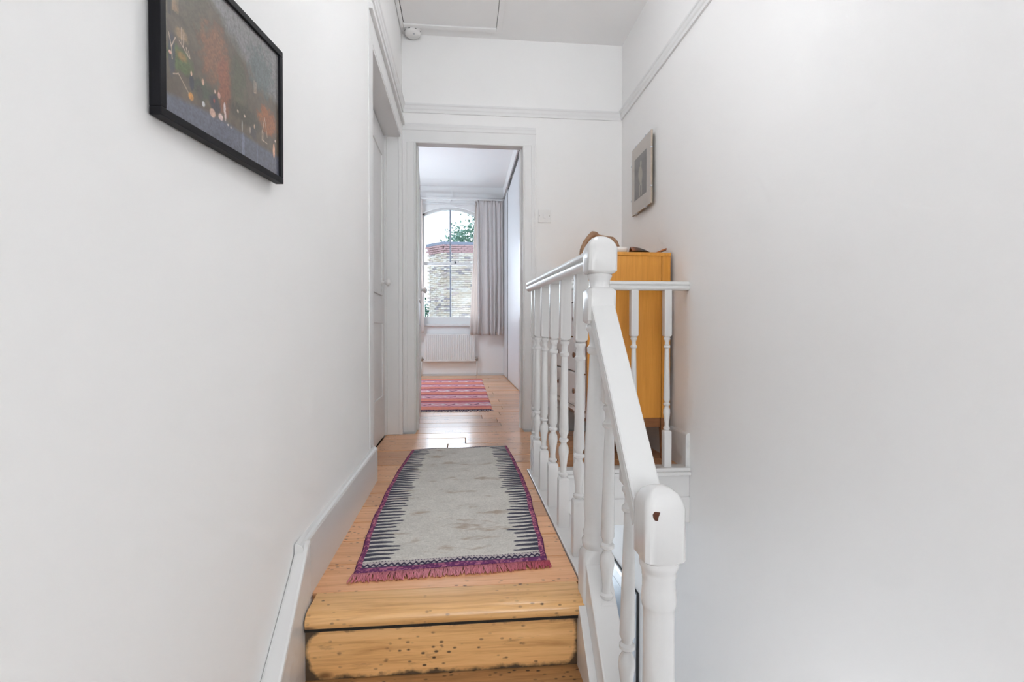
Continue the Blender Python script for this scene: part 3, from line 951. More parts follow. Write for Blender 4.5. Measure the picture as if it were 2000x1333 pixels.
# left: framed autumn street print
def street_print(nu, nv):
    u, v = np.meshgrid(np.linspace(0, 1, nu), np.linspace(0, 1, nv))
    n1 = vnoise(u, v, 11, 5, 7, 5); n2 = vnoise(u, v, 12, 5, 30, 22); n3 = vnoise(u, v, 13, 3, 95, 70)
    col = srgb((96, 84, 70))[None, None, :] * (0.55 + 0.7 * n2[..., None] + 0.15 * n3[..., None])

    def put(mask, c, k=1.0):
        nonlocal col
        mk = np.clip(mask, 0, 1)[..., None] * k
        col = col * (1 - mk) + srgb(c)[None, None, :] * mk * (0.62 + 0.76 * n3[..., None])

    def blob(cu, cv, ru, rv, soft=0.25, wob=0.0):
        d = np.sqrt(((u - cu) / ru) ** 2 + ((v - cv) / rv) ** 2) + wob * (n2 - 0.5)
        return np.clip((1 - d) / soft, 0, 1)
    # hazy grey sky at the top right, bare branches over it
    sky = np.clip(((u - 0.40) * 0.9 + (v - 0.80) * 1.8 + (n1 - 0.5) * 0.5) * 5, 0, 1)
    put(sky, (128, 126, 128), 0.85)
    put(blob(0.80, 0.74, 0.17, 0.22, 0.5, 1.2), (84, 96, 96), 0.75)
    br = (np.abs(np.sin(u * 75 + 6 * n1 + v * 22)) < 0.10 + 0.1 * n2) & (v > 0.5)
    put(br * 0.5 * (u > 0.4), (70, 62, 58), 0.7)
    # building at the left
    put((u < 0.025) * (v > 0.3) * 1.0, (110, 100, 82), 0.9)
    put(((u > 0.055) & (u < 0.10) & (v > 0.62)) * 1.0, (150, 122, 96), 0.85)
    put(((u > 0.03) & (u < 0.05) & (v > 0.58)) * 1.0, (66, 66, 58), 0.8)
    # foliage
    put(blob(0.20, 0.75, 0.16, 0.30, 0.5, 1.2), (88, 80, 64), 0.85)
    put(blob(0.36, 0.56, 0.15, 0.24, 0.5, 1.0), (134, 92, 66), 0.85)
    put(blob(0.43, 0.40, 0.07, 0.24, 0.4, 0.8), (140, 86, 62), 0.85)
    put(blob(0.86, 0.40, 0.12, 0.13, 0.4, 1.2), (150, 92, 54), 0.9)
    put(blob(0.56, 0.50, 0.09, 0.25, 0.5, 1.2), (84, 86, 66), 0.75)
    put(blob(0.11, 0.52, 0.05, 0.05, 0.7, 2.0), (168, 138, 104), 0.6)
    # grass and gardens
    put(blob(0.10, 0.36, 0.10, 0.09, 0.4, 0.6) * (u < 0.24), (84, 98, 58), 0.9)
    put(blob(0.115, 0.385, 0.045, 0.035, 0.5, 0.6), (140, 112, 64), 0.9)
    put(blob(0.26, 0.27, 0.11, 0.08, 0.5, 0.8), (66, 76, 62), 0.8)
    put(blob(0.62, 0.30, 0.20, 0.08, 0.5, 1.0), (74, 70, 58), 0.8)
    # road
    edge = 0.125 + 0.10 * np.clip(u * 2.4, 0, 1) * 0.55 + 0.02 * (n1 - 0.5)
    road = np.clip((edge - v) * 30, 0, 1)
    put(road, (96, 98, 112), 1.0)
    put(road * ((np.abs(u - 0.60) < 0.012) | (np.abs(u - 0.745) < 0.004)), (120, 126, 142), 0.8)
    put(blob(0.35, 0.235, 0.05, 0.07, 0.3, 0.6), (56, 54, 60), 0.95)
    put(blob(0.052, 0.36, 0.025, 0.15, 0.3, 0.3), (64, 66, 74), 0.8)
    put(blob(0.18, 0.27, 0.018, 0.06, 0.3, 0.4), (52, 54, 62), 0.9)
    put(blob(0.235, 0.245, 0.03, 0.05, 0.4, 0.4), (72, 66, 60), 0.8)
    put(blob(0.70, 0.22, 0.05, 0.06, 0.4, 0.6), (62, 62, 62), 0.8)
    for cu, cv, ru, rv, c in ((0.174, 0.180, 0.020, 0.028, (204, 144, 74)), (0.263, 0.185, 0.013, 0.020, (200, 200, 200)), (0.332, 0.167, 0.026, 0.033, (206, 168, 150)),
                              (0.398, 0.176, 0.022, 0.026, (212, 184, 178)), (0.431, 0.255, 0.011, 0.045, (206, 190, 188)), (0.437, 0.205, 0.009, 0.04, (206, 186, 182)),
                              (0.26, 0.325, 0.011, 0.024, (198, 160, 138)), (0.178, 0.325, 0.007, 0.018, (210, 176, 150)), (0.385, 0.315, 0.012, 0.026, (202, 150, 136)),
                              (0.352, 0.32, 0.007, 0.014, (206, 176, 160)), (0.042, 0.36, 0.011, 0.013, (214, 168, 152)), (0.345, 0.255, 0.008, 0.018, (150, 66, 60)),
                              (0.94, 0.19, 0.015, 0.065, (212, 160, 132)), (0.957, 0.275, 0.007, 0.012, (214, 190, 178)), (0.55, 0.30, 0.010, 0.014, (190, 166, 150)),
                              (0.615, 0.30, 0.010, 0.012, (196, 170, 156)), (0.59, 0.215, 0.006, 0.05, (176, 170, 164)), (0.67, 0.225, 0.005, 0.03, (190, 170, 156)),
                              (0.46, 0.155, 0.006, 0.009, (210, 196, 186)), (0.485, 0.15, 0.005, 0.010, (204, 190, 180)), (0.715, 0.275, 0.007, 0.02, (196, 160, 140))):
        put(blob(cu, cv, ru, rv, 0.3), c, 0.95)
    lines = ((0.715, 0.53, 0.715, 0.62), (0.715, 0.53, 0.735, 0.54), (0.735, 0.54, 0.735, 0.62), (0.80, 0.26, 0.83, 0.40), (0.83, 0.40, 0.86, 0.26), (0.80, 0.215, 0.86, 0.21),
             (0.80, 0.21, 0.80, 0.285), (0.82, 0.21, 0.82, 0.28), (0.035, 0.47, 0.05, 0.40), (0.05, 0.40, 0.075, 0.47), (0.05, 0.40, 0.055, 0.33), (0.10, 0.47, 0.165, 0.41),
             (0.115, 0.47, 0.115, 0.56), (0.125, 0.45, 0.13, 0.54), (0.09, 0.27, 0.16, 0.19), (0.06, 0.245, 0.09, 0.265), (0.145, 0.46, 0.155, 0.42), (0.16, 0.45, 0.17, 0.41))
    for (a0, b0, a1, b1) in lines:
        t = np.clip(((u - a0) * (a1 - a0) + (v - b0) * (b1 - b0)) / ((a1 - a0) ** 2 + (b1 - b0) ** 2), 0, 1)
        d = np.hypot(u - a0 - t * (a1 - a0), (v - b0 - t * (b1 - b0)) * 0.72)
        put(np.clip((0.0034 - d) / 0.0015, 0, 1), (190, 166, 148), 0.75)
    return col


# placement: far and near bottom corners and the far top corner of the frame
pf = Vector((-0.3835, 1.152, 0.3235)); pn = Vector((-0.4165, 0.760, 0.3060)); pt = Vector((-0.3835, 1.152, 0.6060))
pntop = pn + Vector((0, 0, 0.268))
hu = (pf - pn).normalized()
wdt = (pf - pn).length
pic = thing('framed_picture', 'black-framed autumn street print, landscape format, hanging high on the left wall', 'picture', tuple(pn))
nrm = Vector((hu.y, -hu.x, 0)).normalized()
if nrm.x < 0: nrm = -nrm
def PP(a, b, out):   # a along 0..1, b up 0..1
    bot = pn.lerp(pf, a); top = pntop.lerp(pt, a)
    return bot.lerp(top, b) + nrm * out
FW = 0.0125
ea = FW / wdt; eb = FW / 0.28
def bar(a0, a1, b0, b1):
    m = MB()
    vs = [PP(a, b, o_) for a in (a0, a1) for b in (b0, b1) for o_ in (-0.017, 0.0)]
    m.add(vs, [(0, 1, 3, 2), (4, 6, 7, 5), (0, 4, 5, 1), (2, 3, 7, 6), (0, 2, 6, 4), (1, 5, 7, 3)])
    return m
m = bar(0, 1, 0, eb)
for q in (bar(0, 1, 1 - eb, 1), bar(0, ea, eb, 1 - eb), bar(1 - ea, 1, eb, 1 - eb)):
    m.add(q.v, q.f)
m.build('frame', M['black'], pic, 0.0012)
NU, NV = 420, 300
uu, vv = np.meshgrid(np.linspace(0, 1, NU), np.linspace(0, 1, NV))
P = np.zeros((NV, NU, 3))
c00 = np.array(PP(ea, eb, -0.005)); c10 = np.array(PP(1 - ea, eb, -0.005)); c01 = np.array(PP(ea, 1 - eb, -0.005)); c11 = np.array(PP(1 - ea, 1 - eb, -0.005))
P = ((1 - uu) * (1 - vv))[..., None] * c00 + (uu * (1 - vv))[..., None] * c10 + ((1 - uu) * vv)[..., None] * c01 + (uu * vv)[..., None] * c11
grid_mesh('print', P, street_print(NU, NV), M['glazed_print'], pic)
m = MB(); vs = [PP(a, b, o_) for a in (0.01, 0.99) for b in (0.02, 0.98) for o_ in (-0.016, -0.008)]
m.add(vs, [(0, 1, 3, 2), (4, 6, 7, 5), (0, 4, 5, 1), (2, 3, 7, 6), (0, 2, 6, 4), (1, 5, 7, 3)])
m.build('backing_board', M['dark'], pic)

# right: clip-framed figure study
XR = 1.104
pr = thing('framed_picture', 'small clip-framed grey figure print on cream mount, on right wall above chest', 'picture', (XR, 3.04, 0.97))
YN, YF, ZB, ZT = 2.862, 3.217, 0.755, 1.176
bx('backing_board', XR - 0.010, XR - 0.003, YN, YF, ZB, ZT, M['hardboard'], pr)
bx('mount', XR - 0.0135, XR - 0.0102, YN + 0.001, YF - 0.001, ZB + 0.001, ZT - 0.001, M['mat_board'], pr)
NU, NV = 90, 140
uu, vv = np.meshgrid(np.linspace(0, 1, NU), np.linspace(0, 1, NV))
n2 = vnoise(uu, vv, 31, 4, 10, 14)
col = np.ones((NV, NU, 3)) * srgb((118, 106, 98)) * (0.7 + 0.35 * n2[..., None])
cx = 0.52 + 0.03 * np.sin(vv * 7)
hwid = np.where(vv > 0.78, 0.0, 0.15 + 0.05 * np.sin(vv * 13 + 1))
fig = np.clip((hwid - np.abs(uu - cx)) / 0.06, 0, 1) * (vv > 0.28) * (vv < 0.72)
legs = (np.clip((0.045 - np.abs(uu - 0.45)) / 0.03, 0, 1) + np.clip((0.045 - np.abs(uu - 0.60)) / 0.03, 0, 1)) * (vv <= 0.30) * (vv > 0.03)
head = np.clip((1 - np.hypot((uu - 0.54) / 0.085, (vv - 0.79) / 0.075)) / 0.3, 0, 1)
mk = np.clip(fig + legs + head, 0, 1)[..., None] * 0.75
col = col * (1 - mk) + srgb((186, 172, 150)) * mk
ys = 3.160 - uu * (3.160 - 2.935); zs_ = 0.838 + vv * (1.095 - 0.838)
P = np.stack([np.full_like(ys, XR - 0.0140), ys, zs_], -1)
grid_mesh('print', P, col, M['print'], pr)
m = MB(); m.box(XR - 0.0165, XR - 0.0145, YN, YF, ZB, ZT); m.build('glass_sheet', M['glass'], pr)
for (yy, zz) in ((YN + 0.09, ZB), (YF - 0.09, ZB), (YN + 0.09, ZT), (YF - 0.09, ZT), (YN, ZB + 0.1), (YN, ZT - 0.1), (YF, ZB + 0.1), (YF, ZT - 0.1)):
    m = MB(); m.box(XR - 0.0180, XR - 0.004, yy - 0.003, yy + 0.003, zz - 0.004, zz + 0.004); m.build('clip', M['silver'], pr)
# tilt: the near edge stands a touch off the wall
pr.rotation_euler = (0, 0, math.radians(-1.2)); pr.location.x -= 0.008

# lower hall picture seen through the balusters
lpz = thing('framed_picture', 'large silver-framed picture with blue-grey image, low in the stairwell on the right wall', 'picture', (1.10, 3.5, -1.95))
y0, y1, z0, z1 = 3.12, 4.02, -2.30, -1.64
m = MB()
for (a, b_, c, d_) in ((y0, y1, z0, z0 + 0.014), (y0, y1, z1 - 0.014, z1), (y0, y0 + 0.014, z0 + 0.014, z1 - 0.014), (y1 - 0.014, y1, z0 + 0.014, z1 - 0.014)):
    m.box(1.0945, 1.109, a, b_, c, d_)
m.build('frame', M['dark'], lpz, 0.001)
m = MB()
for (a, b_, c, d_) in ((y0 + .014, y1 - .014, z0 + .014, z0 + 0.05), (y0 + .014, y1 - .014, z1 - 0.05, z1 - .014), (y0 + .014, y0 + 0.05, z0 + 0.05, z1 - 0.05), (y1 - 0.05, y1 - .014, z0 + 0.05, z1 - 0.05)):
    m.box(1.0965, 1.108, a, b_, c, d_)
m.build('inner_slip', M['silver'], lpz, 0.001)
bx('mount', 1.099, 1.107, y0 + 0.05, y1 - 0.05, z0 + 0.05, z1 - 0.05, M['white_mat'], lpz)
bluep = paint('blue_grey_print', (0.20, 0.25, 0.31), 0.4, 0.03, 10, 0.0)
bx('image', 1.0975, 1.0992, y0 + 0.12, y1 - 0.12, z0 + 0.12, z1 - 0.13, bluep, lpz)

# ------------------------------------------------------------------ rugs
def rug_surface(Pc, NU, NV, zt, wav, seed, bow=0.0):
    uu, vv = np.meshgrid(np.linspace(0, 1, NU), np.linspace(0, 1, NV))
    c00, c10, c11, c01 = [np.array(p) for p in Pc]     # near left, near right, far right, far left
    P = ((1 - uu) * (1 - vv))[..., None] * c00 + (uu * (1 - vv))[..., None] * c10 + ((1 - uu) * vv)[..., None] * c01 + (uu * vv)[..., None] * c11
    bend = bow * np.sin(vv * PI)
    edge = vnoise(vv, vv * 0 + 0.3, seed + 5, 3, 9, 2) - 0.5
    P[..., 0] += bend * (0.5 - uu) * 2 + edge * 0.010
    z = np.full_like(uu, zt) + wav * (vnoise(uu, vv, seed, 4, 3, 16) - 0.5) * 2
    tt = np.minimum(np.minimum(uu * 60, (1 - uu) * 60), np.minimum(vv * 150, (1 - vv) * 150))
    tt = np.clip(tt, 0, 1)
    z = FL + 0.0012 + (z - FL) * np.sqrt(tt)
    return uu, vv, np.concatenate([P[..., :2], z[..., None]], -1)


rug = thing('rug', 'fringed woven rug, pale grey with dark comb-toothed sides and plum border, on the landing', 'rug', (0, 2.2, FL))
RW_, RL_ = 0.555, 1.50
NU, NV = 300, 800
uu, vv, P = rug_surface([(-0.300, 1.418), (0.243, 1.452), (0.262, 2.985), (-0.283, 2.925)], NU, NV, 0.009 + FL, 0.0050, 41, -0.026)
W_, L_ = RW_, RL_
uw = uu * W_; vl = vv * L_
n1 = vnoise(uu, vv, 51, 4, 10, 26); n2 = vnoise(uu, vv, 52, 2, 140, 380); n3 = vnoise(uu, vv, 53, 4, 6, 40)
col = np.ones((NV, NU, 3)) * srgb((190, 187, 181))
col *= (1.02 + 0.42 * n2 + 0.25 * (n1 - 0.5))[..., None]
# brown worn patches, with wrinkle shading put into the colour near the front right
wear_wrinkle_shade = np.clip((n3 - 0.63 + 0.10 * np.exp(-((uu - 0.72) / 0.16) ** 2 - ((vv - 0.17) / 0.14) ** 2)) * 6, 0, 1)[..., None] * 0.55
col = col * (1 - wear_wrinkle_shade) + srgb((150, 122, 96)) * wear_wrinkle_shade
bw = 0.020                                              # border width
s_edge = np.minimum(uw, W_ - uw) - bw
left = uw < W_ / 2
period = 0.0305
ph = (vl + 0.012 * (n1 - 0.5) + np.where(left, 0, 0.011) + (uw * 0.03)) / period
row = np.floor(ph)
rr = np.random.RandomState(3).rand(200)
Lt = np.where(left, 0.092, 0.085) * (0.82 + 0.36 * rr[(np.abs(row).astype(int) + np.where(left, 0, 60)) % 200])
fr_ = np.abs((ph - row) - 0.5)
tooth = np.clip((0.41 - 0.24 * np.clip(s_edge / Lt, 0, 1) - 0.3 * np.clip(s_edge / Lt - 0.85, 0, 1) / 0.15 - fr_ + 0.05 * (n3 - 0.5)) * 12, 0, 1) * (s_edge < Lt) * (s_edge > 0)
tk = (tooth * (0.86 + 0.14 * n2))[..., None]
col = col * (1 - tk) + srgb((52, 54, 76)) * tk
# plum border down the sides
bd = (s_edge <= 0).astype(float)[..., None]
sp = (vnoise(uu, vv, 55, 2, 90, 260) > 0.56)[..., None]
bc = np.where(sp, srgb((196, 120, 138)), srgb((122, 66, 104))) * (0.8 + 0.4 * n2[..., None])
outer = (np.minimum(uw, W_ - uw) < 0.005)[..., None]
bc = np.where(outer, srgb((88, 46, 84)), bc)
col = col * (1 - bd) + bc * bd
# near end band: pale and navy zigzag, then plum, then a dark edge
def endband(vd, w1, w2, near=True):
    global col
    z1 = ((vd > w1) & (vd < w2)) & (s_edge > 0)
    zz = np.abs(((uw / 0.017) % 1) - 0.5) * 2
    pos = (vd - w1) / (w2 - w1)
    nav = z1 & ((np.abs(pos - 0.16 - 0.55 * zz * 0.8 - 0.25 * (n1 - 0.5)) < 0.19) | (pos < 0.12) | ((pos > 0.86) & (((uw / 0.0085) % 1) > 0.5)))
    pal = z1 & ~nav
    col = np.where(pal[..., None], srgb((196, 186, 186)) * (0.75 + 0.4 * n2[..., None]), col)
    col = np.where(nav[..., None], srgb((66, 60, 82)) * (0.75 + 0.5 * n2[..., None]), col)
    pl = vd <= w1
    col = np.where(pl[..., None], np.where(sp, srgb((170, 104, 132)), srgb((112, 62, 104))) * (0.75 + 0.5 * n2[..., None]), col)
    col = np.where((vd < w1 * 0.18)[..., None], srgb((58, 34, 56)), col)
endband(vl, 0.026, 0.058)
endband(L_ - vl, 0.010, 0.030)
grid_mesh('woven_body', P, col, M['rug'], rug)
# fringe: tufts of pink wool along the near end
m = MB()
rs = random.Random(9)
NT = 340
for i in range(NT):
    t = (i + rs.random() * 0.8) / NT
    x0 = -0.298 + (0.249 + 0.298) * t; yb = 1.417 + (1.451 - 1.417) * t
    L1 = 0.036 + rs.uniform(-0.007, 0.006) - (0.006 if t > 0.8 else 0)
    dx = rs.uniform(-0.010, 0.012)
    w = rs.uniform(0.0014, 0.0024)
    p0 = Vector((x0, yb + 0.004, FL + 0.0055)); p1 = Vector((x0 + dx * 0.4, yb - L1 * 0.5, FL + 0.006 + rs.uniform(0, 0.003))); p2 = Vector((x0 + dx, yb - L1, FL + 0.0025))
    m.tube([p0, p1, p2], [w, w, w * 0.7], n=4, smooth=True)
f = m.build('fringe', M['fringe'], rug); f['kind'] = 'stuff'; f['label'] = 'pink wool fringe'

rug2 = thing('rug', 'kilim rug with red, pink and plum stripes on the bedroom floor', 'rug', (-0.2, 6, FL))
NU, NV = 160, 520
uu, vv, P = rug_surface([(-0.95, 4.41), (0.262, 4.40), (0.285, 7.48), (-0.95, 7.50)], NU, NV, 0.007 + FL, 0.0015, 61)
n1 = vnoise(uu, vv, 62, 4, 14, 30); n2 = vnoise(uu, vv, 63, 2, 80, 260)
L_ = 3.08; vl = vv * L_ + 0.03 * (n1 - 0.5); W_ = 1.21; uw = uu * W_
per = 0.575
ph = (vl / per) % 1
orange = srgb((224, 142, 122)); pink = srgb((218, 160, 166)); lil = srgb((188, 160, 184)); navy = srgb((92, 62, 92)); crm = srgb((222, 206, 208)); red = srgb((196, 100, 104))
col = np.ones((NV, NU, 3)) * pink
def band(a, b_, c):
    global col
    col = np.where(((ph >= a) & (ph < b_))[..., None], c, col)
band(0.0, 0.06, navy); band(0.06, 0.36, orange); band(0.36, 0.42, red); band(0.42, 0.80, pink); band(0.80, 0.86, lil); band(0.86, 1.0, red * 0.9 + 0.1 * pink)
zz = np.abs(((uw / 0.11) % 1) - 0.5) * 2
zig = (ph > 0.46) & (ph < 0.78) & (np.abs((ph - 0.46) / 0.32 - 0.25 - 0.5 * zz) < 0.10)
col = np.where(zig[..., None], np.where((((uw / 0.22) % 1) > 0.5)[..., None], navy, crm), col)
dia = (ph > 0.46) & (ph < 0.78) & (np.abs((ph - 0.46) / 0.32 - 0.5) + np.abs(((uw / 0.22) % 1) - 0.5) * 2 < 0.28)
col = np.where(dia[..., None], crm, col)
col = col * (0.8 + 0.4 * n2[..., None])
col = np.where((vv < 0.008)[..., None], srgb((60, 44, 70)), col)
grid_mesh('woven_body', P, col, M['rug'], rug2)
m = MB()
for i in range(150):
    t = (i + rs.random()) / 150
    x0 = -0.95 + 1.21 * t
    m.tube([(x0, 4.41, FL + 0.005), (x0 + rs.uniform(-.01, .01), 4.36 + rs.uniform(-0.01, 0.015), FL + 0.003)], 0.003, n=4)
f = m.build('fringe', paint('pale_wool_fringe', (0.45, 0.40, 0.42), 0.95), rug2); f['kind'] = 'stuff'; f['label'] = 'short pale wool fringe'

# ------------------------------------------------------------------ chest of drawers in the alcove
ch = thing('chest_of_drawers', 'tall golden teak chest with white drawer fronts and brown wooden knobs', 'chest', (0.85, 3.05, FL))
CX0, CX1, CY0, CY1, CT, CBm = 0.640, 1.088, 2.60, 3.47, 0.428, -0.440
bx('side_panel', CX0 + 0.004, 1.040, CY0, CY0 + 0.018, CBm, CT - 0.020, M['teak'], ch, 0.001, loc=((CX0 + CX1) / 2, CY0, 0))
bx('rear_post', 1.042, CX1, CY0 - 0.0015, CY0 + 0.022, CBm, CT - 0.020, M['teak'], ch, 0.0015, loc=(CX1, CY0, 0.2))
bx('side_panel', CX0 + 0.004, CX1, CY1 - 0.018, CY1, CBm, CT - 0.020, M['teak'], ch, 0.001)
tp = bx('top', CX0 - 0.004, CX1 + 0.002, CY0 - 0.004, CY1 + 0.004, CT - 0.020, CT, M['teak'], ch, 0.0025, loc=((CX0 + CX1) / 2, CY0, CT))
bx('back_panel', CX1 - 0.008, CX1 - 0.002, CY0 + 0.022, CY1 - 0.018, CBm, CT - 0.020, M['teak_dark'], ch)
bx('bottom_panel', CX0 + 0.012, CX1 - 0.01, CY0 + 0.018, CY1 - 0.018, CBm, CBm + 0.018, M['teak_dark'], ch)
m = MB()
m.box(CX0 - 0.004, CX0 + 0.008, CY0 + 0.018, CY1 - 0.018, CT - 0.040, CT - 0.020)
m.box(CX0 - 0.008, CX0 - 0.004, CY0 - 0.004, CY1 + 0.004, CT - 0.020, CT + 0.001)
m.build('top_edging', M['chest_white'], ch, 0.001)
bx('bottom_edging', CX0 - 0.002, CX0 + 0.008, CY0 + 0.018, CY1 - 0.018, CBm, CBm + 0.025, M['chest_white'], ch, 0.001)
e = bx('front_edge', CX0 - 0.001, CX0 + 0.0045, CY0 - 0.001, CY0 + 0.018, CBm, CT - 0.020, M['teak_dark'], ch)
for zc in (-0.3100, -0.1135, 0.0830, 0.2795):
    dr = bx('drawer', CX0 - 0.010, CX0 + 0.010, CY0 + 0.021, CY1 - 0.021, zc - 0.0945, zc + 0.0945, M['chest_white'], ch, 0.002)
    for yk in (2.745, 3.325):
        m = MB(); 
        rings = []
        for h, r_ in ((0, 0.013), (0.004, 0.012), (0.010, 0.0075), (0.015, 0.0075), (0.022, 0.013), (0.027, 0.0155), (0.031, 0.0145), (0.033, 0.008)):
            rings.append([(CX0 - 0.010 - h, yk + r_ * math.cos(a), zc + r_ * math.sin(a)) for a in np.linspace(0, 2 * PI, 13)[:-1]])
        m.loft(rings)
        m.build('knob', M['knobwood'], dr)
m = MB(); m.box(CX0 + 0.03, 1.036, CY0 + 0.004, CY0 + 0.020, -0.490, CBm); m.build('apron', M['teak_dark'], ch)
m = MB(); m.box(CX0 + 0.03, CX0 + 0.045, CY0 + 0.02, CY1 - 0.02, -0.478, CBm); m.build('apron', M['teak_dark'], ch)
for (lx, ly) in ((CX0 + 0.045, CY0 + 0.03), (1.055, CY0 + 0.018), (CX0 + 0.045, CY1 - 0.03), (1.055, CY1 - 0.03)):
    m = MB(); m.loft([sect(FL + 0.0015, 0.009, 1, lx, ly, 12), sect(-0.49, 0.014, 1, lx, ly, 12), sect(CBm, 0.016, 1, lx, ly, 12)], smooth=False)
    m.build('leg', M['teak_dark'], ch)

# things on the chest
# curved wooden ornament: an arch standing on its two ends
oy = 2.93
pts = []; rad = []
ctrl = [(0.690, CT + 0.012, 0.016), (0.696, 0.490, 0.0155), (0.712, 0.530, 0.015), (0.738, 0.566, 0.015), (0.758, 0.582, 0.019), (0.774, 0.580, 0.017), (0.790, 0.570, 0.012),
        (0.846, 0.562, 0.010), (0.872, 0.560, 0.011), (0.893, 0.540, 0.0125), (0.908, 0.500, 0.014), (0.916, CT + 0.012, 0.015)]
for i in range(len(ctrl) - 1):
    for t in (0, 0.5):
        a, b_ = ctrl[i], ctrl[i + 1]
        pts.append((a[0] + (b_[0] - a[0]) * t, oy, a[1] + (b_[1] - a[1]) * t)); rad.append(a[2] + (b_[2] - a[2]) * t)
pts.append((ctrl[-1][0], oy, ctrl[-1][1])); rad.append(ctrl[-1][2])
m = MB(); m.tube(pts, rad, 12)
tag(m.build('wooden_ornament', M['ornament']), 'curved brown wooden ornament arching behind the upper newel head, on the chest', 'ornament')
# small white bowl
m = MB()
rings = [[(0.838 + r_ * math.cos(a), 2.715 + r_ * math.sin(a), z) for a in np.linspace(0, 2 * PI, 25)[:-1]] for r_, z in
         ((0.030, CT + 0.0008), (0.034, CT + 0.003), (0.050, CT + 0.014), (0.054, CT + 0.032), (0.053, CT + 0.038), (0.049, CT + 0.037), (0.045, CT + 0.014), (0.02, CT + 0.006))]
m.loft(rings)
tag(m.build('bowl', M['plastic']), 'small white bowl on the chest, just right of the newel head', 'bowl')
# dark glazed leaf dish lying dome up
def leaf(name, x0, x1, y, wmax, hfun, th, mat):
    m = MB()
    top = []; n = 15; mm_ = 9
    for i in range(n):
        t = i / (n - 1)
        x = x0 + (x1 - x0) * t
        w = wmax * (0.25 + 0.75 * math.sin(PI * (0.12 + 0.80 * t)))
        row = []
        for j in range(mm_):
            s_ = j / (mm_ - 1) * 2 - 1
            row.append((x, y + s_ * w, hfun(t, s_)))
        row += [(p[0], p[1], max(p[2] - th, CT + 0.0006)) for p in reversed(row)]
        top.append(row)
    m.loft(top)
    return m.build(name, mat)
tag(leaf('dish', 0.905, 1.022, 2.70, 0.050, lambda t, s_: CT + 0.003 + 0.042 * (max(0, math.cos(t * PI / 2)) ** 0.75) * (1 - 0.55 * s_ * s_), 0.006, M['glaze']),
    'dark brown glazed leaf dish lying on top of the chest', 'dish')
tag(leaf('wooden_leaf', 1.026, 1.086, 2.665, 0.045, lambda t, s_: CT + 0.006 + 0.026 * t ** 0.8 * (0.75 + 0.25 * s_ * s_), 0.007, M['leafwood']),
    'reddish wooden leaf dish at the right end of the chest top', 'dish')

# ------------------------------------------------------------------ light switch, smoke alarm
sw = thing('light_switch', 'white single light switch on the wall right of the bedroom doorway', 'switch', (0.562, BY, 0.81))
bx('plate', 0.519, 0.606, BY - 0.011, BY - 0.0005, 0.767, 0.854, M['plastic'], sw, 0.002)
bx('rocker', 0.555, 0.570, BY - 0.0150, BY - 0.010, 0.797, 0.824, M['plastic'], sw, 0.001)
for xx in (0.5275, 0.5975):
    m = MB(); m.loft([[(xx + 0.003 * math.cos(a), yy, 0.812 + 0.003 * math.sin(a)) for a in np.linspace(0, 2 * PI, 9)[:-1]] for yy in (BY - 0.0105, BY - 0.0122)])
    m.build('screw', M['chrome'], sw)
sa = thing('smoke_alarm', 'round white smoke alarm on the ceiling beside the loft hatch', 'alarm', (-0.335, 3.435, CZ))
ax, ay = -0.322, 3.437
m = MB()
m.loft([[(ax + r_ * math.cos(a), ay + r_ * math.sin(a), z) for a in np.linspace(0, 2 * PI, 33)[:-1]] for r_, z in
        ((0.054, CZ - 0.0005), (0.055, CZ - 0.014), (0.051, CZ - 0.018), (0.054, CZ - 0.020), (0.051, CZ - 0.036), (0.040, CZ - 0.046), (0.010, CZ - 0.049))])
m.build('housing', M['plastic'], sa)
m = MB(); m.loft([[(ax + 0.010 + r_ * math.cos(a), ay - 0.028 + r_ * math.sin(a), z) for a in np.linspace(0, 2 * PI, 13)[:-1]] for r_, z in ((0.0065, CZ - 0.044), (0.006, CZ - 0.0505))])
m.build('test_button', M['silver'], sa)
for k in range(8):
    a = 2 * PI * k / 8 + 3.6
    m = MB()
    m.tube([(ax + 0.0535 * math.cos(a - 0.12), ay + 0.0535 * math.sin(a - 0.12), CZ - 0.024), (ax + 0.0535 * math.cos(a + 0.12), ay + 0.0535 * math.sin(a + 0.12), CZ - 0.024)], 0.0018, 6)
    m.build('vent_slot', M['dark'], sa)

# ------------------------------------------------------------------ bedroom: wardrobe, window, curtains, radiator
wr_ = thing('fitted_wardrobe', 'full-height white sliding wardrobe with a dark top track along the bedroom wall', 'wardrobe', (0.65, 6, FL))
WXF = 0.652
bx('carcass', WXF + 0.06, BX1 - 0.001, BY + 0.16, WB - 0.001, FL + 0.001, 2.04, M['wardrobe'], wr_)
for (a, b_, xo) in ((BY + 0.17, 5.35, 0.018), (5.33, 7.36, 0.0), (7.425, WB - 0.004, 0.004)):
    bx('sliding_door', WXF + xo, WXF + xo + 0.016, a, b_, FL + 0.010, 2.035 if a < 7.3 else 2.10, M['wardrobe'], wr_, 0.001)
bx('recess_shade_strip', WXF - 0.001, WXF + 0.018, 7.345, 7.425, FL + 0.012, 2.035, M['dark'], wr_)  # dark strip standing in for the shade of a recess between doors
bx('top_track', WXF + 0.012, WXF + 0.06, BY + 0.17, 7.40, 2.036, 2.165, M['dark'], wr_)
bx('top_gap_strip', WXF + 0.008, WXF + 0.03, 7.40, WB - 0.003, 2.102, 2.118, M['dark'], wr_)
for yy in (5.95, 6.75):
    bx('roller_bracket', WXF + 0.008, WXF + 0.014, yy, yy + 0.05, 2.07, 2.105, M['chrome'], wr_)
bx('bulkhead_panel', WXF - 0.004, BX1 - 0.001, BY + 0.16, WB - 0.001, 2.166, BC - 0.001, M['wall'], wr_)

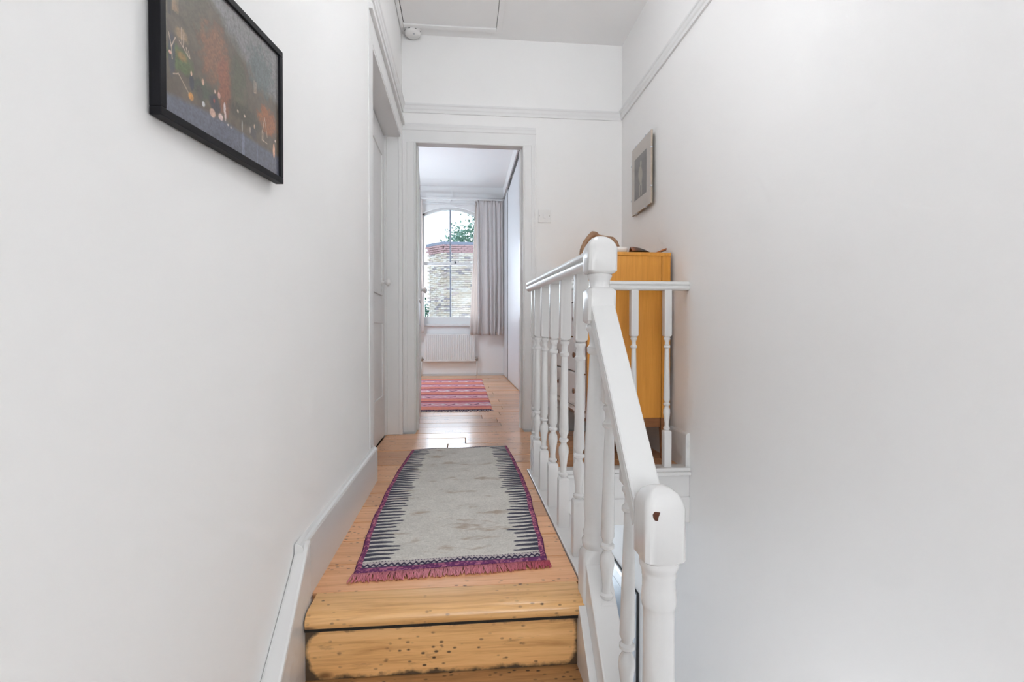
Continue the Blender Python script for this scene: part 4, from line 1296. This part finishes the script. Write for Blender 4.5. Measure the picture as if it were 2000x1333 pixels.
win = thing('window_1', None, None, ((WX0 + WX1) / 2, WB + 0.05, WSILL), kind='structure')
GX0, GX1, GZ0, GSP, GAP = -0.600, 0.232, 0.272, 1.905, 1.985
cxw = -0.188
# outer sash frame (arched head)
m = MB()
yf0, yf1 = WB + 0.05, WB + 0.11
m.box(WX0, GX0, yf0, yf1, WSILL, WSPR + 0.03)
m.box(GX1, WX1, yf0, yf1, WSILL, WSPR + 0.03)
N = 16
outer_ = [(WX0 + (WX1 - WX0) * i / N, WSPR + (WAPX - WSPR) * (1 - (2 * i / N - 1) ** 2) + 0.002) for i in range(N + 1)]
inner_ = [(GX0 + (GX1 - GX0) * i / N, GSP - 0.03 + (GAP - GSP + 0.03) * (1 - (2 * i / N - 1) ** 2)) for i in range(N + 1)]
for i in range(N):
    m.add([(outer_[i][0], yf0, outer_[i][1]), (outer_[i + 1][0], yf0, outer_[i + 1][1]), (inner_[i + 1][0], yf0, inner_[i + 1][1]), (inner_[i][0], yf0, inner_[i][1]),
           (outer_[i][0], yf1, outer_[i][1]), (outer_[i + 1][0], yf1, outer_[i + 1][1]), (inner_[i + 1][0], yf1, inner_[i + 1][1]), (inner_[i][0], yf1, inner_[i][1])],
          [(0, 1, 2, 3), (7, 6, 5, 4), (0, 4, 5, 1), (3, 2, 6, 7)])
m.build('window_frame', M['gloss'], win)
bx('bottom_rail', GX0, GX1, yf0 - 0.002, yf1, WSILL + 0.005, GZ0, M['gloss'], win, 0.004)
bx('meeting_rail', GX0, GX1, yf0 - 0.004, yf1 + 0.002, 1.098, 1.146, M['gloss'], win, 0.004)
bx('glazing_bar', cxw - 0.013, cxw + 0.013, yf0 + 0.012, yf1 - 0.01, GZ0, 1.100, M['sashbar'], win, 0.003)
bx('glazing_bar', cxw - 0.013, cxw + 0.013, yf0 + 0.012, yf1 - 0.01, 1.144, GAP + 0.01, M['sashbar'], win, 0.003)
for (a, b_) in ((GX0, cxw - 0.012), (cxw + 0.012, GX1)):
    bx('pane', a, b_, yf0 + 0.028, yf0 + 0.032, GZ0 - 0.002, 1.10, M['glass'], win)
    pp = [(a, 1.145), (b_, 1.145)]
    for i in range(9):
        x = b_ + (a - b_) * i / 8
        t = (x - GX0) / (GX1 - GX0)
        pp.append((x, GSP - 0.03 + (GAP - GSP + 0.03) * (1 - (2 * t - 1) ** 2)))
    m = MB(); m.prism(pp, 1, yf0 + 0.028, yf0 + 0.032); m.build('pane', M['glass'], win)
m = MB(); m.tube([(cxw + 0.075, yf0 - 0.006, 1.135), (cxw + 0.075, yf0 - 0.016, 1.150), (cxw + 0.075, yf0 - 0.02, 1.165)], 0.011, 8); m.build('sash_catch', M['dark'], win)
struct(bx('window_1_sill', WX0 - 0.05, WX1 + 0.05, WB - 0.05, WB + 0.05, WSILL - 0.03, WSILL + 0.002, M['gloss'], None, 0.005))
# stepped plaster over the window and the bedroom picture rail
m = MB(); m.prism(rail_prof(2.145, 0.020, -1, WB + 0.0005), 0, BX0, 0.66); struct(m.build('trim_picture_rail_bedroom', M['satin']))
m = MB()
m.box(WX0 - 0.10, WX1 + 0.10, WB - 0.018, WB + 0.0005, WAPX + 0.03, WAPX + 0.052)
struct(m.build('trim_window_head', M['satin'], None, 0.003))


def curtain(root, x0t, x1t, x0b, x1b, zt, zb, yc, folds, seed, label=None, mat=None, name='fabric', flare=0.03, amp0=0.022):
    rs = np.random.RandomState(seed)
    nx, nz = folds * 10 + 1, 50
    u = np.linspace(0, 1, nx); v = np.linspace(0, 1, nz)
    U, V = np.meshgrid(u, v)
    warp = U + 0.018 * np.sin(U * 23 + seed) + 0.012 * np.sin(U * 41 + 2 * seed)
    wob = 0.35 * (vnoise(U, V, seed, 2, 4, 3) - 0.5)
    amp = amp0 * (0.45 + 0.9 * (1 - V) ** 0.7) * (0.8 + 0.4 * rs.rand(nx))[None, :].repeat(nz, 0) ** 0.3
    Xt = x0t + (x1t - x0t) * U; Xb = x0b + (x1b - x0b) * U
    k = (1 - V)
    X = Xt * (1 - k) + Xb * k
    ph = (warp + wob * k * 0.4) * folds * 2 * PI
    Y = yc - amp * np.sin(ph) * (0.9 + 0.3 * np.sin(ph * 0.5))
    X = X + 0.35 * amp * np.cos(ph)
    Z = zb + (zt - zb) * V + 0.0 * U
    # pinched heading
    head = np.clip((V - 0.95) / 0.05, 0, 1)
    Y = Y * (1 - head) + (yc - 0.010 * np.sign(np.sin(ph * 1.5))) * head
    P = np.stack([X, Y, Z], -1)
    m = MB()
    o = len(m.v)
    m.v = [tuple(p) for p in P.reshape(-1, 3)]
    for j in range(nz - 1):
        for i in range(nx - 1):
            a = j * nx + i
            m.f.append((a, a + 1, a + nx + 1, a + nx)); m.smooth.append(True)
    ob = m.build(name, mat or M['curtain'], root)
    sol = ob.modifiers.new('thickness', 'SOLIDIFY'); sol.thickness = 0.003
    return ob


cr = thing('curtain', 'right-hand curtain, drawn back, grey-beige and hanging in deep folds beside the bedroom window', 'curtain', (0.42, 8.04, -0.02))
curtain(cr, 0.225, 0.622, 0.235, 0.628, 2.085, -0.018, 8.03, 6, 3, amp0=0.023)
curtain(cr, 0.205, 0.240, 0.110, 0.262, 2.080, -0.008, 8.085, 2, 9, mat=M['lining'], name='lining', amp0=0.010)
cl = thing('curtain', 'left-hand curtain of the bedroom window, only a sliver seen beside the open door', 'curtain', (-0.8, 8.04, -0.02))
curtain(cl, -1.02, -0.615, -1.02, -0.600, 2.085, 0.02, 8.03, 7, 5, mat=M['lining'])
ct = thing('curtain_track', 'thin white curtain track across the top of the bedroom window', 'curtain track', (-0.2, 8.10, 2.1))
bx('track', -1.05, 0.64, 8.015, 8.045, 2.088, 2.104, M['plastic'], ct, 0.002)
for xx in (-0.95, -0.2, 0.55):
    bx('bracket', xx, xx + 0.02, 8.045, WB, 2.092, 2.112, M['plastic'], ct)

rad_ = thing('radiator', 'white ribbed panel radiator under the bedroom window', 'radiator', (-0.18, 8.12, FL))
rx0, rx1, rz0, rz1 = -0.60, 0.195, -0.432, 0.005
m = MB()
n = 25
yb_, yfr = 8.150, 8.105
pts = []
wd_ = (rx1 - rx0 - 0.04) / n
for i in range(n):
    a = rx0 + 0.02 + i * wd_
    pts += [(a, yfr + 0.010), (a + wd_ * 0.18, yfr), (a + wd_ * 0.72, yfr), (a + wd_ * 0.90, yfr + 0.010)]
pts = [(rx0, yfr + 0.012)] + pts + [(rx1, yfr + 0.012), (rx1, yb_), (rx0, yb_)]
m.prism(pts, 2, rz0 + 0.02, rz1 - 0.02)
m.build('ribbed_panel', M['enamel'], rad_)
bx('top_edge', rx0, rx1, yfr + 0.004, yb_, rz1 - 0.021, rz1, M['enamel'], rad_, 0.004)
bx('bottom_edge', rx0, rx1, yfr + 0.004, yb_, rz0, rz0 + 0.021, M['enamel'], rad_, 0.004)
bx('wall_bracket', -0.35, -0.32, yb_, WB - 0.002, -0.3, -0.1, M['enamel'], rad_)
bx('wall_bracket', -0.05, -0.02, yb_, WB - 0.002, -0.3, -0.1, M['enamel'], rad_)
for sx in (rx0 - 0.035, rx1 + 0.035):
    m = MB()
    inn = rx0 if sx < rx0 else rx1
    m.tube([(inn, 8.13, rz0 + 0.035), (sx, 8.13, rz0 + 0.035)], 0.011, 8)
    m.tube([(sx, 8.13, rz0 + 0.010), (sx, 8.13, rz0 + 0.075)], 0.017, 10)
    m.build('valve', M['chrome'], rad_)
    m = MB(); m.tube([(sx, 8.13, FL + 0.001), (sx, 8.13, rz0 + 0.012)], 0.0075, 8); m.build('pipe', M['enamel'], rad_)

# ------------------------------------------------------------------ outside: brick house end, trees
house = thing('brick_house', 'yellow stock brick house end with red brick cornice seen through the bedroom window', 'building', (0, 27, -6))
# plan: left facet A-B recedes, main facet B-C faces the window
A = Vector((-1.29, 20.45)); B = Vector((-0.70, 19.80)); Cc = Vector((2.9, 19.80))
ZTOP, ZBOT = 3.42, -3.0
core = MB()
core.prism([(A.x + 0.02, A.y + 0.02), (B.x + 0.01, B.y + 0.02), (Cc.x, Cc.y + 0.02), (Cc.x, 22.5), (A.x + 0.02, 22.5)], 2, -6.0, ZTOP)
core.build('mortar_core', M['mortar'], house)
cors = MB(); c_ = 0.12
cors.prism([(A.x - c_, A.y - 0.06), (B.x - c_ * 0.4, B.y - c_), (Cc.x, Cc.y - c_), (Cc.x, 22.5), (A.x - c_, 22.5)], 2, ZTOP + 0.0, ZTOP + 0.10)
cors.build('coping', M['slate'], house)
brick_me = []
for i, mt in enumerate(BR + [M['redbrick']]):
    m = MB(); m.box(-0.107, 0.107, -0.02, 0.03, -0.0325, 0.0325)
    o = m.build('brick', mt, None, 0.003, 1)
    brick_me.append(o.data)
    bpy.data.objects.remove(o)
cnt = 0
rest = MB()
rb = random.Random(21)
def brick_at(p, ang, mi, scale=1.0):
    o = bpy.data.objects.new('brick', brick_me[mi]); C.objects.link(o)
    o.parent = house
    o.location = Vector(p) - Vector((0, 27, -6)); o.rotation_euler = (0, 0, ang)
    o.scale = (scale, 1, 1)
def facet(P0, P1, course0, zlo):
    d = (P1 - P0); L = d.length; d.normalize()
    ang = math.atan2(d.y, d.x)
    out = []
    nb = int((ZTOP - zlo) / 0.075)
    for c in range(nb):
        z = ZTOP - 0.075 * (c + 0.5)
        off = 0.1125 if c % 2 else 0.0
        x = off
        red = c < 4
        push = {0: 0.10, 1: 0.075, 2: 0.05, 3: 0.02}.get(c, 0.0)
        nvec = Vector((d.y, -d.x))
        while x < L + 0.05:
            q = P0 + d * (x) + nvec * (push + rb.uniform(-0.003, 0.003))
            mi = 6 if red else rb.choices([0, 1, 2, 3, 4, 5], [5, 6, 3, 2, 2, 5])[0]
            out.append((x, z, (q.x, q.y, z), ang, mi))
            x += 0.225
    return out
allb = facet(A, B, 0, ZBOT) + facet(B, Cc, 0, ZBOT)
# those in view through the window as single bricks, largest first, up to 300
def seen(p):
    k = 8.25 / p[1]
    return -0.62 < p[0] * k < 0.16 and p[2] * k > 0.26
sel = [b_ for b_ in allb if seen(b_[2])]
rest_ = [b_ for b_ in allb if not seen(b_[2])]
sel.sort(key=lambda b_: b_[2][1])
print('bricks seen', len(sel), 'rest', len(rest_))
for b_ in sel[:299]: brick_at(b_[2], b_[3], b_[4])
rest_ += sel[299:]
groups = {}
for b_ in rest_:
    groups.setdefault(b_[4], MB())
    mb = groups[b_[4]]
    ca, sa_ = math.cos(b_[3]), math.sin(b_[3])
    q = MB(); q.box(-0.107, 0.107, -0.02, 0.03, -0.0325, 0.0325)
    mb.add([(b_[2][0] + x * ca - y_ * sa_, b_[2][1] + x * sa_ + y_ * ca, b_[2][2] + z) for x, y_, z in q.v], q.f)
me_all = MB(); mats = []; midx = []
for k, mb in groups.items():
    me_all.add(mb.v, mb.f); midx += [len(mats)] * len(mb.f); mats.append((BR + [M['redbrick']])[k])
ro = me_all.build('brickwork', mats[0], house)
for mt in mats[1:]: ro.data.materials.append(mt)
ro.data.polygons.foreach_set('material_index', midx)
ro['kind'] = 'stuff'


def tree(name, label, base, top, crown, seed, mat, n, ls, group=None):
    t = thing(name, label, 'tree', base, group)
    m = MB()
    b = Vector(base)
    c = Vector(crown[0])
    m.tube([b, b.lerp(c, 0.5) + Vector((0.15, 0, 0)), c], [0.22, 0.16, 0.06], 8)
    r_ = random.Random(seed)
    clumps = []
    for k in range(46):
        a = r_.uniform(0, 2 * PI); e = r_.uniform(-0.6, 1.0)
        rr = r_.uniform(0.35, 1.0)
        q = c + Vector((crown[1] * rr * math.cos(a) * math.sqrt(max(0, 1 - e * e)), crown[1] * rr * math.sin(a) * math.sqrt(max(0, 1 - e * e)), crown[2] * rr * e))
        clumps.append(q)
        if k % 3 == 0: m.tube([b.lerp(c, 0.75), (b.lerp(c, 0.9) + q) / 2, q], [0.07, 0.04, 0.015], 5)
    m.build('trunk', M['bark'], t)
    f = MB()
    for i in range(n):
        q = clumps[r_.randrange(len(clumps))]
        p = q + Vector((r_.gauss(0, 1), r_.gauss(0, 1), r_.gauss(0, 1))) * crown[1] * 0.13
        u = Vector((r_.gauss(0, 1), r_.gauss(0, 1), r_.gauss(0, 1))).normalized()
        w = u.cross(Vector((r_.gauss(0, 1), r_.gauss(0, 1), r_.gauss(0, 1)))).normalized()
        s_ = ls * r_.uniform(0.6, 1.2)
        f.add([p - u * s_, p + w * s_ * 0.5, p + u * s_, p - w * s_ * 0.5], [(0, 1, 2, 3)])
    fo = f.build('foliage', mat, t); fo['kind'] = 'stuff'
    return t


tree('tree', 'leafy green tree rising behind the brick house', (2.6, 27.5, -6), None, ((2.3, 27.5, 5.6), 2.6, 2.2), 4, M['leaf'], 11000, 0.11)
tree('tree', 'dark green tree at the left edge of the bedroom window', (-3.0, 27, -6), None, ((-3.3, 27, 0.2), 1.9, 3.0), 8, M['leaf2'], 4500, 0.14)
g_ = bx('ground', -30, 30, 9.0, 60, -6.2, -6.0, M['ground']); struct(g_)
